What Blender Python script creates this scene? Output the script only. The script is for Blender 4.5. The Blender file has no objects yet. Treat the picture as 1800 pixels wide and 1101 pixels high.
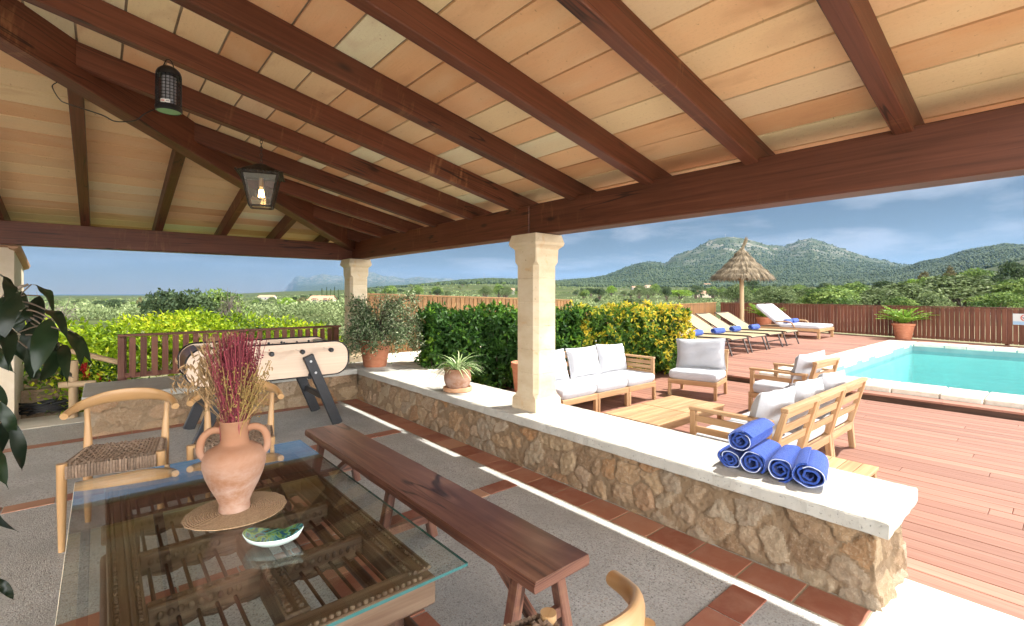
import bpy, math, random
import numpy as np
from mathutils import Vector, Matrix
random.seed(7); rs = np.random.RandomState(11)
R = math.radians
SC = bpy.context.scene
COL = SC.collection

# ---------------------------------------------------------------- camera
cd = bpy.data.cameras.new('camera'); cam = bpy.data.objects.new('camera', cd); COL.objects.link(cam)
cd.sensor_width = 36.0; cd.lens = 36.0 * 846 / 1800; cd.shift_y = -33.5 / 1800
cd.clip_start = 0.05; cd.clip_end = 40000
EYE = 1.6; YAW = R(40.5)
cam.location = (0, 0, EYE); cam.rotation_euler = (R(90), 0, -YAW)
SC.camera = cam

# ---------------------------------------------------------------- sun, sky, exposure
SUN = Vector((1.0, -0.36, 1.78)).normalized()
sd = bpy.data.lights.new('sun', 'SUN'); sd.energy = 2.9; sd.angle = R(0.5); sd.color = (1.0, 0.95, 0.87)
sun = bpy.data.objects.new('sun', sd); COL.objects.link(sun)
sun.rotation_euler = SUN.to_track_quat('Z', 'Y').to_euler(); sun.location = (30, -10, 50)
W = bpy.data.worlds.new('World'); SC.world = W; W.use_nodes = True
SC.view_settings.view_transform = 'Standard'; SC.view_settings.look = 'None'
SC.view_settings.gamma = 1.0; SC.view_settings.exposure = 1.85
SKY_STRENGTH = 0.055
FILL_LIGHT = 60.0        # radiance of an added, unseen sky glow behind the camera, filling the interior (times strength)

class N:
    """small node-tree writer"""
    def __init__(s, tree): s.t = tree; s.t.nodes.clear()
    def n(s, typ, ins=None, **kw):
        nd = s.t.nodes.new(typ)
        for k, v in kw.items(): setattr(nd, k, v)
        for k, v in (ins or {}).items():
            if hasattr(v, 'is_output') or isinstance(v, bpy.types.NodeSocket): s.t.links.new(v, nd.inputs[k])
            else: nd.inputs[k].default_value = v
        return nd
    def math(s, op, a, b=0.0, c=None, clamp=False):
        ins = {0: a, 1: b}
        if c is not None: ins[2] = c
        return s.n('ShaderNodeMath', ins, operation=op, use_clamp=clamp).outputs[0]
    def mix(s, f, a, b, blend='MIX'):
        nd = s.n('ShaderNodeMix', data_type='RGBA', blend_type=blend)
        for i, v in ((0, f), (6, a), (7, b)):
            if isinstance(v, bpy.types.NodeSocket): s.t.links.new(v, nd.inputs[i])
            else: nd.inputs[i].default_value = (tuple(v) + (1,))[:4] if i else v
        return nd.outputs[2]
    def ramp(s, f, stops, interp='LINEAR'):
        nd = s.n('ShaderNodeValToRGB', {0: f}); cr = nd.color_ramp; cr.interpolation = interp
        while len(cr.elements) < len(stops): cr.elements.new(0.5)
        for e, (p, c) in zip(cr.elements, stops):
            e.position = p; e.color = (tuple(c) + (1,))[:4] if not isinstance(c, float) else (c, c, c, 1)
        return nd.outputs[0]
    def noise(s, vec, scale, detail=3.0, rough=0.55, dist=0.0):
        return s.n('ShaderNodeTexNoise', {'Vector': vec, 'Scale': scale, 'Detail': detail, 'Roughness': rough, 'Distortion': dist}).outputs[0]
    def map(s, vec, scale=(1, 1, 1), loc=(0, 0, 0), rot=(0, 0, 0)):
        return s.n('ShaderNodeMapping', {0: vec, 1: loc, 2: rot, 3: scale}).outputs[0]

w = N(W.node_tree)
sky = w.n('ShaderNodeTexSky', sky_type='NISHITA', sun_disc=False, sun_elevation=math.asin(SUN.z),
          sun_rotation=math.atan2(SUN.x, SUN.y), altitude=100.0, air_density=0.75, dust_density=0.1, ozone_density=2.5).outputs[0]
gen = w.n('ShaderNodeTexCoord').outputs['Generated']
sep = w.n('ShaderNodeSeparateXYZ', {0: gen}).outputs
zz = w.math('MAXIMUM', sep[2], 0.03)
flat = w.n('ShaderNodeCombineXYZ', {0: w.math('DIVIDE', sep[0], w.math('ADD', zz, 0.14)), 1: w.math('DIVIDE', sep[1], w.math('ADD', zz, 0.14)), 2: 0.0}).outputs[0]
cl = w.noise(w.map(flat, (1.0, 1.0, 1), (3.1, 1.7, 0)), 1.15, 7.0, 0.58, 0.25)
thin = w.math('MULTIPLY', w.ramp(cl, [(0.47, 0.0), (0.66, 1.0)]), 0.5)
# more fair-weather cloud low over the hills to the east
east = w.math('MULTIPLY_ADD', sep[0], 0.9, 0.1, clamp=True)
thin = w.math('MULTIPLY', thin, w.ramp(east, [(0.35, 0.35), (0.85, 1.0)]))
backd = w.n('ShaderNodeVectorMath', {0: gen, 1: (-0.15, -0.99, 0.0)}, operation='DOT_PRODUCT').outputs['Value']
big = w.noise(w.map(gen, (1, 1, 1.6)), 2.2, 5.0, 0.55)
fill_glow = w.math('MULTIPLY', w.ramp(sep[2], [(0.3, 1.0), (0.58, 0.0)]), w.ramp(backd, [(0.12, 0.0), (0.42, 1.0)]), w.ramp(big, [(0.34, 0.4), (0.52, 1.0)]))  # added glow low in the sky behind the camera, lights the interior
skyc = w.mix(1.0, sky, (0.296, 0.252, 0.196), 'MULTIPLY')
c1 = w.mix(thin, skyc, (3.9, 4.0, 4.25))
c2 = w.mix(fill_glow, c1, (FILL_LIGHT, FILL_LIGHT * 0.98, FILL_LIGHT * 0.95))
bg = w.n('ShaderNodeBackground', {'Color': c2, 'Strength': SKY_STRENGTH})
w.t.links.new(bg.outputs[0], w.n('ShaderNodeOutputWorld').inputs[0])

# ---------------------------------------------------------------- materials
MATS = {}
def material(name):
    m = bpy.data.materials.new(name); m.use_nodes = True; MATS[name] = m
    return m, N(m.node_tree)
def finish(nt, color, rough=0.6, bump=None, bdist=0.01, bstr=0.5, metal=0.0, spec=0.5, trans=0.0, sheen=0.0, coat=0.0, emit=None):
    p = nt.n('ShaderNodeBsdfPrincipled', {'Roughness': rough, 'Metallic': metal, 'Specular IOR Level': spec, 'Sheen Weight': sheen, 'Coat Weight': coat})
    if isinstance(color, bpy.types.NodeSocket): nt.t.links.new(color, p.inputs['Base Color'])
    else: p.inputs['Base Color'].default_value = (tuple(color) + (1,))[:4]
    if emit: p.inputs['Emission Color'].default_value = tuple(emit[0]) + (1,); p.inputs['Emission Strength'].default_value = emit[1]
    if bump is not None:
        b = nt.n('ShaderNodeBump', {'Strength': bstr, 'Distance': bdist, 'Height': bump}); nt.t.links.new(b.outputs[0], p.inputs['Normal'])
    out = p.outputs[0]
    if trans > 0:
        tr = nt.n('ShaderNodeBsdfTranslucent')
        if isinstance(color, bpy.types.NodeSocket): nt.t.links.new(color, tr.inputs[0])
        else: tr.inputs[0].default_value = (tuple(color) + (1,))[:4]
        out = nt.n('ShaderNodeMixShader', {0: trans, 1: out, 2: tr.outputs[0]}).outputs[0]
    o = nt.n('ShaderNodeOutputMaterial'); nt.t.links.new(out, o.inputs[0])
def rnd(nt): return nt.n('ShaderNodeAttribute', attribute_name='rnd').outputs['Fac']
def uvc(nt): return nt.n('ShaderNodeUVMap').outputs[0]
def objc(nt): return nt.n('ShaderNodeTexCoord').outputs['Object']
def vary(nt, col, amt):
    """brightness from piece to piece"""
    f = nt.math('MULTIPLY_ADD', rnd(nt), 2 * amt, 1 - amt)
    return nt.mix(1.0, col, nt.n('ShaderNodeCombineColor', {0: f, 1: f, 2: f}).outputs[0], 'MULTIPLY')

def wood(name, stops, su=1.4, sv=42.0, rough=0.55, amt=0.18, bstr=0.35, stain=None, coat=0.0, spec=0.4, crack=None):
    m, nt = material(name); uv = uvc(nt)
    a = nt.noise(nt.map(uv, (su, sv, 1)), 1.0, 5.0, 0.6, 0.7)
    b = nt.noise(nt.map(uv, (su * 0.5, sv * 0.12, 1)), 1.0, 3.0, 0.6, 2.0)
    f = nt.math('MULTIPLY_ADD', a, 0.65, nt.math('MULTIPLY', b, 0.38))
    c = nt.ramp(f, stops)
    if stain:
        s = nt.noise(nt.map(uv, (9.0, 1.6, 1)), 1.0, 4.0, 0.7, 0.3)
        s2 = nt.noise(nt.map(uv, (0.9, 0.7, 1)), 1.0, 2.0)
        c = nt.mix(nt.math('MULTIPLY', nt.ramp(s, [(0.56, 0.0), (0.74, 1.0)]), nt.ramp(s2, [(0.5, 0.0), (0.62, 0.75)])), c, stain)
    if crack:
        k1 = nt.noise(nt.map(uv, (0.55, 9.0, 1)), 1.0, 2.0, 0.5, 0.15); ln = nt.math('ABSOLUTE', nt.math('SUBTRACT', k1, 0.5))
        k2 = nt.noise(nt.map(uv, (0.8, 2.0, 1), (7, 3, 0)), 1.0, 2.0); c = nt.mix(nt.math('MULTIPLY', nt.ramp(ln, [(0.004, 0.85), (0.013, 0.0)]), nt.ramp(k2, [(0.5, 0.0), (0.56, 1.0)])), c, crack)
        kn = nt.n('ShaderNodeTexVoronoi', {'Vector': nt.map(uv, (1.7, 5.0, 1)), 'Scale': 1.0}).outputs['Distance']; c = nt.mix(nt.ramp(kn, [(0.05, 0.8), (0.13, 0.0)]), c, crack)
    finish(nt, vary(nt, c, amt), rough, a, 0.004, bstr, coat=coat, spec=spec)
    return m
wood('beam_wood', [(0.25, (0.038, 0.010, 0.004)), (0.45, (0.096, 0.028, 0.012)), (0.62, (0.138, 0.042, 0.021)), (0.8, (0.192, 0.075, 0.037))], 1.3, 48, 0.5, 0.2, 0.45, (0.345, 0.167, 0.073), crack=(0.013, 0.005, 0.003))
wood('bench_wood', [(0.3, (0.028, 0.012, 0.008)), (0.45, (0.109, 0.044, 0.030)), (0.58, (0.190, 0.089, 0.060)), (0.72, (0.294, 0.163, 0.105))], 1.0, 26, 0.3, 0.1, 0.35, (0.285, 0.158, 0.085), spec=0.5, crack=(0.019, 0.008, 0.006))
wood('old_wood', [(0.28, (0.042, 0.022, 0.012)), (0.5, (0.120, 0.071, 0.044)), (0.72, (0.216, 0.150, 0.098))], 2.0, 40, 0.6, 0.2, 0.6)
wood('dark_old_wood_and_shade', [(0.28, (0.022, 0.010, 0.007)), (0.5, (0.068, 0.032, 0.019)), (0.72, (0.136, 0.068, 0.040))], 2.0, 40, 0.55, 0.2, 0.5)
wood('deck_wood', [(0.3, (0.202, 0.084, 0.054)), (0.5, (0.278, 0.127, 0.085)), (0.7, (0.338, 0.172, 0.121))], 0.7, 60, 0.6, 0.24, 0.35)
wood('teak', [(0.3, (0.281, 0.149, 0.067)), (0.5, (0.414, 0.243, 0.118)), (0.7, (0.513, 0.339, 0.190))], 1.2, 34, 0.5, 0.12, 0.2)
wood('pale_ash', [(0.3, (0.349, 0.189, 0.075)), (0.5, (0.433, 0.253, 0.111)), (0.7, (0.489, 0.312, 0.157))], 1.4, 40, 0.36, 0.06, 0.1)
wood('fence_dark', [(0.3, (0.085, 0.028, 0.017)), (0.5, (0.160, 0.058, 0.033)), (0.7, (0.230, 0.095, 0.057))], 1.5, 40, 0.6, 0.25, 0.3)
wood('fence_orange', [(0.3, (0.157, 0.068, 0.020)), (0.5, (0.224, 0.108, 0.035)), (0.7, (0.281, 0.154, 0.056))], 1.5, 40, 0.6, 0.2, 0.3)
wood('table_laminate', [(0.3, (0.6, 0.44, 0.32)), (0.5, (0.66, 0.5, 0.37)), (0.7, (0.72, 0.56, 0.43))], 1.0, 70, 0.4, 0.04, 0.05)
wood('trunk_bark', [(0.3, (0.06, 0.045, 0.032)), (0.5, (0.12, 0.09, 0.065)), (0.7, (0.2, 0.16, 0.12))], 4, 18, 0.85, 0.2, 0.8)
wood('pole_wood', [(0.3, (0.3, 0.19, 0.1)), (0.5, (0.42, 0.29, 0.16)), (0.7, (0.5, 0.36, 0.22))], 2, 22, 0.7, 0.1, 0.4)

def simple(name, col, rough=0.5, var=0.0, nscale=0, col2=None, bscale=0, bstr=0.3, bdist=0.005, coord='obj', **kw):
    m, nt = material(name); v = objc(nt) if coord == 'obj' else uvc(nt)
    c = col
    if nscale:
        c = nt.ramp(nt.noise(v, nscale, 5.0, 0.6), [(0.32, col), (0.68, col2 or tuple(x * 1.3 for x in col))])
    if var:
        if not isinstance(c, bpy.types.NodeSocket): c = nt.n('ShaderNodeRGB').outputs[0]; c.default_value = tuple(col) + (1,)
        c = vary(nt, c, var)
    finish(nt, c, rough, nt.noise(v, bscale, 4.0, 0.6) if bscale else None, bdist, bstr, **kw)
    return m

# ceiling tiles: pale fired clay, each tile with a tone of its own and cloudy bands from firing
m, nt = material('ceiling_clay'); uv = uvc(nt)
base = nt.ramp(rnd(nt), [(0.0, (0.646, 0.335, 0.156)), (0.3, (0.850, 0.541, 0.291)), (0.55, (0.850, 0.711, 0.423)), (0.8, (0.749, 0.412, 0.212)), (1.0, (0.850, 0.850, 0.595))])
blot = nt.noise(nt.map(uv, (1.6, 4.0, 1)), 1.0, 3.0, 0.5, 0.25)
fine = nt.noise(nt.map(uv, (5, 70, 1)), 1.0, 4.0, 0.6)
c = nt.mix(nt.ramp(blot, [(0.46, 0.0), (0.68, 0.4)]), base, (0.78, 0.6, 0.36))
c = nt.mix(nt.ramp(blot, [(0.24, 0.45), (0.4, 0.0)]), c, (0.46, 0.19, 0.09))
c = nt.mix(nt.math('MULTIPLY', fine, 0.16), c, (0.38, 0.2, 0.1))
grit = nt.noise(nt.map(uv, (60, 60, 1)), 1.0, 4.0, 0.7); c = nt.mix(nt.ramp(grit, [(0.55, 0.0), (0.75, 0.35)]), c, (0.42, 0.24, 0.13)); spk = nt.noise(nt.map(uv, (38, 26, 1)), 1.0, 2.0, 0.5); c = nt.mix(nt.ramp(spk, [(0.7, 0.0), (0.76, 0.6)]), c, (0.3, 0.15, 0.07))
finish(nt, c, 0.8, nt.math('ADD', fine, grit), 0.003, 0.5)
simple('mortar', (0.262, 0.208, 0.143), 0.9, nscale=30, bscale=120)
# dressed sandstone columns
m, nt = material('sandstone'); o = objc(nt)
a = nt.noise(nt.map(o, (1.6, 1.6, 3.0)), 1.6, 5.0, 0.6); f = nt.noise(o, 60, 4.0, 0.7)
c = nt.ramp(a, [(0.3, (0.52, 0.385, 0.235)), (0.5, (0.60, 0.485, 0.325)), (0.7, (0.66, 0.56, 0.41))])
c = nt.mix(nt.ramp(nt.noise(o, 3.2, 3.0, 0.6, 1.5), [(0.6, 0.0), (0.72, 0.55)]), c, (0.56, 0.3, 0.11))
pit = nt.ramp(nt.noise(o, 26, 3.0, 0.65), [(0.27, 0.0), (0.36, 1.0)])
c = nt.mix(pit, (0.36, 0.26, 0.16), c)
finish(nt, c, 0.85, nt.math('ADD', nt.math('MULTIPLY', f, 0.5), pit), 0.006, 0.6)
# rubble masonry: rnd tells stone from stone, mor is mortar
m, nt = material('rubble_stone'); o = objc(nt)
st = nt.ramp(rnd(nt), [(0.0, (0.19, 0.115, 0.06)), (0.22, (0.36, 0.25, 0.15)), (0.45, (0.31, 0.255, 0.185)), (0.65, (0.41, 0.31, 0.19)), (0.82, (0.33, 0.165, 0.065)), (1.0, (0.45, 0.37, 0.27))])
g = nt.noise(o, 9, 6.0, 0.65, 0.6); g2 = nt.noise(o, 46, 5.0, 0.7)
st = nt.mix(nt.ramp(g, [(0.38, 0.0), (0.7, 0.65)]), st, (0.27, 0.17, 0.095))
st = nt.mix(nt.ramp(g2, [(0.5, 0.0), (0.75, 0.4)]), st, (0.62, 0.53, 0.4))
mo = nt.n('ShaderNodeAttribute', attribute_name='mor').outputs['Fac']
mc = nt.ramp(g, [(0.3, (0.232, 0.150, 0.083)), (0.7, (0.300, 0.217, 0.135))])
mc2 = nt.mix(nt.math('SUBTRACT', mo, 1.0, clamp=True), mc, (0.045, 0.03, 0.018)); g3 = nt.noise(o, 120, 4.0, 0.75); finish(nt, nt.mix(nt.math('MINIMUM', mo, 1.0), st, mc2), 0.95, nt.math('ADD', nt.math('MULTIPLY', nt.n('ShaderNodeTexVoronoi', {'Vector': o, 'Scale': 22.0}).outputs['Distance'], 0.8), nt.math('ADD', g2, nt.math('MULTIPLY', g3, 0.5))), 0.016, 0.9)
# cast concrete coping
m, nt = material('cast_concrete'); o = objc(nt)
g = nt.noise(o, 5, 5.0, 0.6); f = nt.noise(o, 150, 3.0, 0.7)
pit = nt.ramp(nt.noise(o, 75, 2.0, 0.5), [(0.3, 0.0), (0.36, 1.0)])
c = nt.ramp(g, [(0.3, (0.416, 0.400, 0.352)), (0.7, (0.496, 0.480, 0.432))]); c = nt.mix(pit, (0.288, 0.280, 0.256), c)
finish(nt, c, 0.85, nt.math('ADD', f, pit), 0.006, 0.55)
# washed pebble concrete floor
m, nt = material('pebble_concrete'); o = objc(nt)
v1 = nt.n('ShaderNodeTexVoronoi', {'Vector': o, 'Scale': 130.0, 'Randomness': 1.0}); v2 = nt.n('ShaderNodeTexVoronoi', {'Vector': o, 'Scale': 62.0})
sp = nt.n('ShaderNodeSeparateColor', {0: v1.outputs['Color']}).outputs; sp2 = nt.n('ShaderNodeSeparateColor', {0: v2.outputs['Color']}).outputs
c = nt.ramp(sp[0], [(0.0, (0.216, 0.207, 0.199)), (0.16, (0.340, 0.331, 0.319)), (0.3, (0.447, 0.452, 0.439)), (0.7, (0.497, 0.501, 0.484)), (0.9, (0.571, 0.571, 0.555)), (1.0, (0.347, 0.281, 0.224))])
blk = nt.math('MULTIPLY', nt.ramp(sp2[1], [(0.9, 0.0), (0.93, 0.75)]), nt.ramp(v2.outputs['Distance'], [(0.28, 1.0), (0.4, 0.0)]))
c = nt.mix(blk, c, (0.085, 0.07, 0.06))
c = nt.mix(nt.ramp(nt.noise(o, 2.2, 4.0, 0.6), [(0.35, 0.0), (0.7, 0.75)]), c, (0.318, 0.310, 0.292))
finish(nt, c, 0.55, nt.ramp(v1.outputs['Distance'], [(0.0, 1.0), (0.6, 0.0)]), 0.004, 0.5)
m, nt = material('terracotta_tile'); o = objc(nt)
g = nt.noise(o, 7, 5.0, 0.65, 0.4)
c = nt.ramp(rnd(nt), [(0.0, (0.235, 0.072, 0.04)), (0.5, (0.3, 0.105, 0.062)), (0.85, (0.34, 0.135, 0.08)), (1.0, (0.45, 0.25, 0.15))])
c = nt.mix(nt.ramp(g, [(0.42, 0.0), (0.75, 0.55)]), c, (0.42, 0.23, 0.16))
finish(nt, c, 0.5, g, 0.004, 0.4)
simple('limestone_paving', (0.58, 0.53, 0.43), 0.8, var=0.06, nscale=7, col2=(0.7, 0.66, 0.57), bscale=60)
simple('coping_stone', (0.56, 0.5, 0.4), 0.85, var=0.12, nscale=9, col2=(0.68, 0.63, 0.54), bscale=45, bstr=0.6, bdist=0.01)
m, nt = material('terracotta_pot'); o = objc(nt)
g = nt.noise(nt.map(o, (3, 3, 9)), 2.5, 5.0, 0.6, 0.6)
c = nt.ramp(g, [(0.3, (0.42, 0.145, 0.07)), (0.6, (0.5, 0.2, 0.105)), (0.8, (0.55, 0.27, 0.16))])
finish(nt, c, 0.75, g, 0.004, 0.3)
m, nt = material('weathered_clay'); o = objc(nt)
g = nt.noise(nt.map(o, (6, 6, 9)), 1.1, 6.0, 0.7, 0.2); g2 = nt.noise(nt.map(o, (4, 4, 40)), 1.0, 4.0, 0.6)
z_ = nt.n('ShaderNodeSeparateXYZ', {0: o}).outputs[2]
c = nt.ramp(nt.noise(o, 5, 4.0, 0.6), [(0.3, (0.245, 0.114, 0.058)), (0.7, (0.294, 0.157, 0.089))])
band = nt.ramp(z_, [(0.0, 0.6), (0.1, 0.95), (0.2, 0.35), (0.27, 0.0)])       # lime bloom low on the jar
c = nt.mix(nt.math('MULTIPLY', nt.ramp(g, [(0.38, 0.0), (0.66, 0.75)]), band), c, (0.58, 0.47, 0.41))
c = nt.mix(nt.math('MULTIPLY', g2, 0.25), c, (0.38, 0.15, 0.08))
finish(nt, c, 0.8, nt.math('ADD', g2, nt.math('MULTIPLY', g, 0.4)), 0.003, 0.35)
simple('planter_clay', (0.5, 0.24, 0.12), 0.8, nscale=6, col2=(0.62, 0.4, 0.24), bscale=50)
simple('soil', (0.05, 0.035, 0.022), 0.95, bscale=60, bstr=0.8)
# fabrics
m, nt = material('cushion_fabric'); o = objc(nt)
g = nt.noise(o, 420, 2.0, 0.6); wr = nt.noise(nt.map(o, (1, 1, 1)), 7.0, 3.0, 0.55, 0.6)
finish(nt, nt.ramp(g, [(0.35, (0.415, 0.421, 0.444)), (0.65, (0.488, 0.495, 0.518))]), 0.9, nt.math('ADD', nt.math('MULTIPLY', g, 0.12), wr), 0.03, 0.35, sheen=0.2)
m, nt = material('blue_terry'); o = objc(nt)
g = nt.noise(o, 150, 3.0, 0.75); wr = nt.noise(o, 14, 4.0, 0.6, 0.5)
finish(nt, nt.ramp(g, [(0.3, (0.008, 0.028, 0.2)), (0.55, (0.02, 0.07, 0.36)), (0.75, (0.045, 0.13, 0.5))]), 0.95, nt.math('MULTIPLY_ADD', g, 0.7, wr), 0.012, 0.9, sheen=0.12)
simple('hem_white', (0.6, 0.66, 0.75), 0.8)
m, nt = material('sling_fabric'); uv = uvc(nt)
g = nt.noise(nt.map(uv, (300, 300, 1)), 1.0, 2.0)
finish(nt, nt.ramp(g, [(0.3, (0.281, 0.218, 0.113)), (0.7, (0.367, 0.296, 0.164))]), 0.8, g, 0.002, 0.3)
simple('bronze_frame', (0.05, 0.032, 0.025), 0.4, metal=0.3)
simple('black_paint', (0.018, 0.019, 0.022), 0.38, nscale=30, col2=(0.026, 0.027, 0.031), bscale=300, bstr=0.05)
simple('black_iron', (0.022, 0.02, 0.018), 0.5, nscale=40, col2=(0.06, 0.045, 0.035), bscale=140, bstr=0.5, metal=0.6)
simple('black_plastic', (0.012, 0.012, 0.014), 0.3)
simple('chrome', (0.7, 0.7, 0.72), 0.15, metal=1.0)
simple('bolt_steel', (0.55, 0.55, 0.55), 0.35, metal=1.0)
simple('pitch_field', (0.4, 0.42, 0.36), 0.4)
simple('red_brown_panel', (0.11, 0.045, 0.03), 0.4, nscale=8, col2=(0.16, 0.07, 0.05))
simple('lamp_green', (0.22, 0.42, 0.2), 0.5)
simple('label_white', (0.7, 0.68, 0.66), 0.5); simple('label_red', (0.55, 0.08, 0.06), 0.5); simple('label_grey', (0.3, 0.3, 0.33), 0.5)
simple('sign_blue', (0.35, 0.5, 0.66), 0.5)
m, nt = material('bulb_glow'); finish(nt, (1, 0.8, 0.5), 0.3, emit=((1.0, 0.55, 0.2), 9.0))
simple('brass', (0.6, 0.35, 0.12), 0.3, metal=1.0)
def thin_glass(name, tint, rough=0.0, ior=1.5, bump=None, pw=5.0, gain=1.0):
    m, nt = material(name)
    t = nt.n('ShaderNodeBsdfTransparent', {0: tuple(tint) + (1,)}); g = nt.n('ShaderNodeBsdfGlossy', {'Roughness': rough, 'Color': (1, 1, 1, 1)})
    lw = nt.n('ShaderNodeLayerWeight'); f0 = ((ior - 1) / (ior + 1)) ** 2
    if bump:
        b = bump(nt); nt.t.links.new(b, g.inputs['Normal']); nt.t.links.new(b, lw.inputs['Normal'])
    fac = nt.math('MULTIPLY', nt.math('MULTIPLY_ADD', nt.math('POWER', lw.outputs['Facing'], pw), gain * (1 - f0), f0, True), 0.8 if bump else 1.0)
    mx = nt.n('ShaderNodeMixShader', {0: fac, 1: t.outputs[0], 2: g.outputs[0]})
    nt.t.links.new(mx.outputs[0], nt.n('ShaderNodeOutputMaterial').inputs[0])
    return m
thin_glass('clear_glass', (0.93, 0.965, 0.95), 0.0, 1.45, None, 11.0, 27.0); thin_glass('lantern_glass', (0.86, 0.84, 0.8), 0.08)
simple('glass_edge', (0.035, 0.13, 0.125), 0.1, spec=0.8)
def ripple(nt):
    o = objc(nt)
    h = nt.math('ADD', nt.noise(nt.map(o, (1.5, 1, 1)), 2.6, 3.0, 0.5, 0.6), nt.math('MULTIPLY', nt.noise(nt.map(o, (1, 1.6, 1)), 8, 3.0, 0.6, 0.8), 0.55))
    return nt.n('ShaderNodeBump', {'Strength': 1.0, 'Distance': 0.055, 'Height': h}).outputs[0]
thin_glass('pool_water', (0.62, 0.955, 0.99), 0.02, 1.33, ripple)
m, nt = material('pool_lining'); o = objc(nt)
g = nt.noise(o, 1.5, 3.0); vv = nt.n('ShaderNodeTexVoronoi', {'Vector': nt.map(o, (1, 1, 1)), 'Scale': 2.6}, feature='SMOOTH_F1').outputs['Distance']
finish(nt, nt.ramp(g, [(0.3, (0.29, 0.56, 0.52)), (0.7, (0.38, 0.66, 0.61))]), 0.5)
simple('pool_band', (0.13, 0.25, 0.26), 0.5, nscale=3, col2=(0.18, 0.32, 0.32))
m, nt = material('glazed_ceramic'); o = objc(nt)
g = nt.noise(nt.map(o, (14, 14, 14)), 1.0, 3.0, 0.5, 2.5)
finish(nt, nt.ramp(g, [(0.3, (0.02, 0.04, 0.2)), (0.4, (0.03, 0.16, 0.1)), (0.46, (0.2, 0.36, 0.08)), (0.5, (0.14, 0.36, 0.25)), (0.54, (0.05, 0.22, 0.3)), (0.62, (0.03, 0.07, 0.03)), (0.8, (0.04, 0.09, 0.03))]), 0.08, coat=0.6)
simple('ceramic_white', (0.62, 0.74, 0.68), 0.12, coat=0.5)
m, nt = material('esparto'); o = objc(nt)
l_ = nt.n('ShaderNodeVectorMath', {0: nt.map(o, (1, 1, 0))}, operation='LENGTH').outputs['Value']
ring = nt.math('SINE', nt.math('MULTIPLY', l_, 760.0)); g = nt.noise(o, 160, 3.0, 0.7)
finish(nt, nt.ramp(g, [(0.3, (0.27, 0.16, 0.08)), (0.7, (0.52, 0.36, 0.21))]), 0.9, nt.math('ADD', ring, g), 0.004, 0.9)
simple('paper_cord', (0.15, 0.1, 0.068), 0.85, var=0.25, nscale=60, col2=(0.25, 0.175, 0.12), bscale=400, bstr=0.6)
simple('oat_straw', (0.285, 0.180, 0.083), 0.8, var=0.35); simple('red_amaranth', (0.180, 0.026, 0.038), 0.8, var=0.45); simple('gold_grass', (0.270, 0.173, 0.053), 0.8, var=0.35)
simple('thatch', (0.167, 0.124, 0.077), 0.95, var=0.45, nscale=8, col2=(0.223, 0.174, 0.112))
simple('house_render', (0.6, 0.5, 0.36), 0.9, nscale=12, col2=(0.66, 0.56, 0.43), bscale=40)
simple('white_house', (0.42, 0.39, 0.34), 0.9); simple('roof_clay', (0.36, 0.19, 0.11), 0.85, var=0.2, nscale=4, col2=(0.45, 0.27, 0.17))
simple('window_dark', (0.03, 0.03, 0.035), 0.3); simple('black_hose', (0.012, 0.012, 0.012), 0.5)

def leaf(name, stops, rough=0.5, trans=0.3, spec=0.22):
    m, nt = material(name); finish(nt, nt.ramp(rnd(nt), stops), rough, trans=trans, spec=spec); return m
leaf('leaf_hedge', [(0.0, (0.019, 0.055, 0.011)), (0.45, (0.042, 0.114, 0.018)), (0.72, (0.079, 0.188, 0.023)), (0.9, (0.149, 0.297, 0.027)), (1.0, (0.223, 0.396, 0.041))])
leaf('leaf_variegated', [(0.0, (0.03, 0.075, 0.012)), (0.28, (0.075, 0.16, 0.018)), (0.45, (0.15, 0.25, 0.025)), (0.56, (0.5, 0.43, 0.035)), (1.0, (0.7, 0.52, 0.045))])
leaf('leaf_lime', [(0.0, (0.097, 0.183, 0.010)), (0.35, (0.254, 0.382, 0.018)), (0.65, (0.468, 0.598, 0.027)), (1.0, (0.780, 0.764, 0.053))], trans=0.35)
leaf('leaf_jade', [(0.0, (0.048, 0.088, 0.035)), (0.5, (0.120, 0.176, 0.077)), (0.8, (0.224, 0.280, 0.144)), (1.0, (0.432, 0.464, 0.304))], 0.45, 0.12)
leaf('leaf_spider', [(0.0, (0.120, 0.228, 0.060)), (0.5, (0.312, 0.432, 0.180)), (1.0, (0.660, 0.720, 0.456))], 0.45, 0.2)
leaf('leaf_palm', [(0.0, (0.084, 0.196, 0.021)), (0.6, (0.196, 0.364, 0.042)), (1.0, (0.392, 0.504, 0.084))], 0.4, 0.25)
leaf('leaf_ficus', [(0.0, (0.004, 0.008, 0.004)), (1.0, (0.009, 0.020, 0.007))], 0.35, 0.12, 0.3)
leaf('leaf_flower', [(0.0, (0.5, 0.015, 0.02)), (1.0, (0.65, 0.05, 0.05))], 0.6, 0.2)
leaf('tree_olive', [(0.0, (0.084, 0.122, 0.045)), (0.5, (0.160, 0.210, 0.084)), (1.0, (0.306, 0.364, 0.166))], 0.7, 0.15)
leaf('tree_green', [(0.0, (0.063, 0.117, 0.029)), (0.5, (0.144, 0.225, 0.054)), (1.0, (0.306, 0.396, 0.108))], 0.7, 0.2)
leaf('tree_dark', [(0.0, (0.031, 0.054, 0.024)), (0.5, (0.065, 0.102, 0.041)), (1.0, (0.128, 0.170, 0.076))], 0.7, 0.1)
leaf('hill_tree', [(0.0, (0.017, 0.032, 0.013)), (0.5, (0.036, 0.058, 0.025)), (1.0, (0.072, 0.101, 0.048))], 0.8, 0.0, 0.2)
leaf('tree_lime', [(0.0, (0.128, 0.224, 0.032)), (0.5, (0.256, 0.400, 0.048)), (1.0, (0.400, 0.544, 0.096))], 0.7, 0.25)
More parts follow.
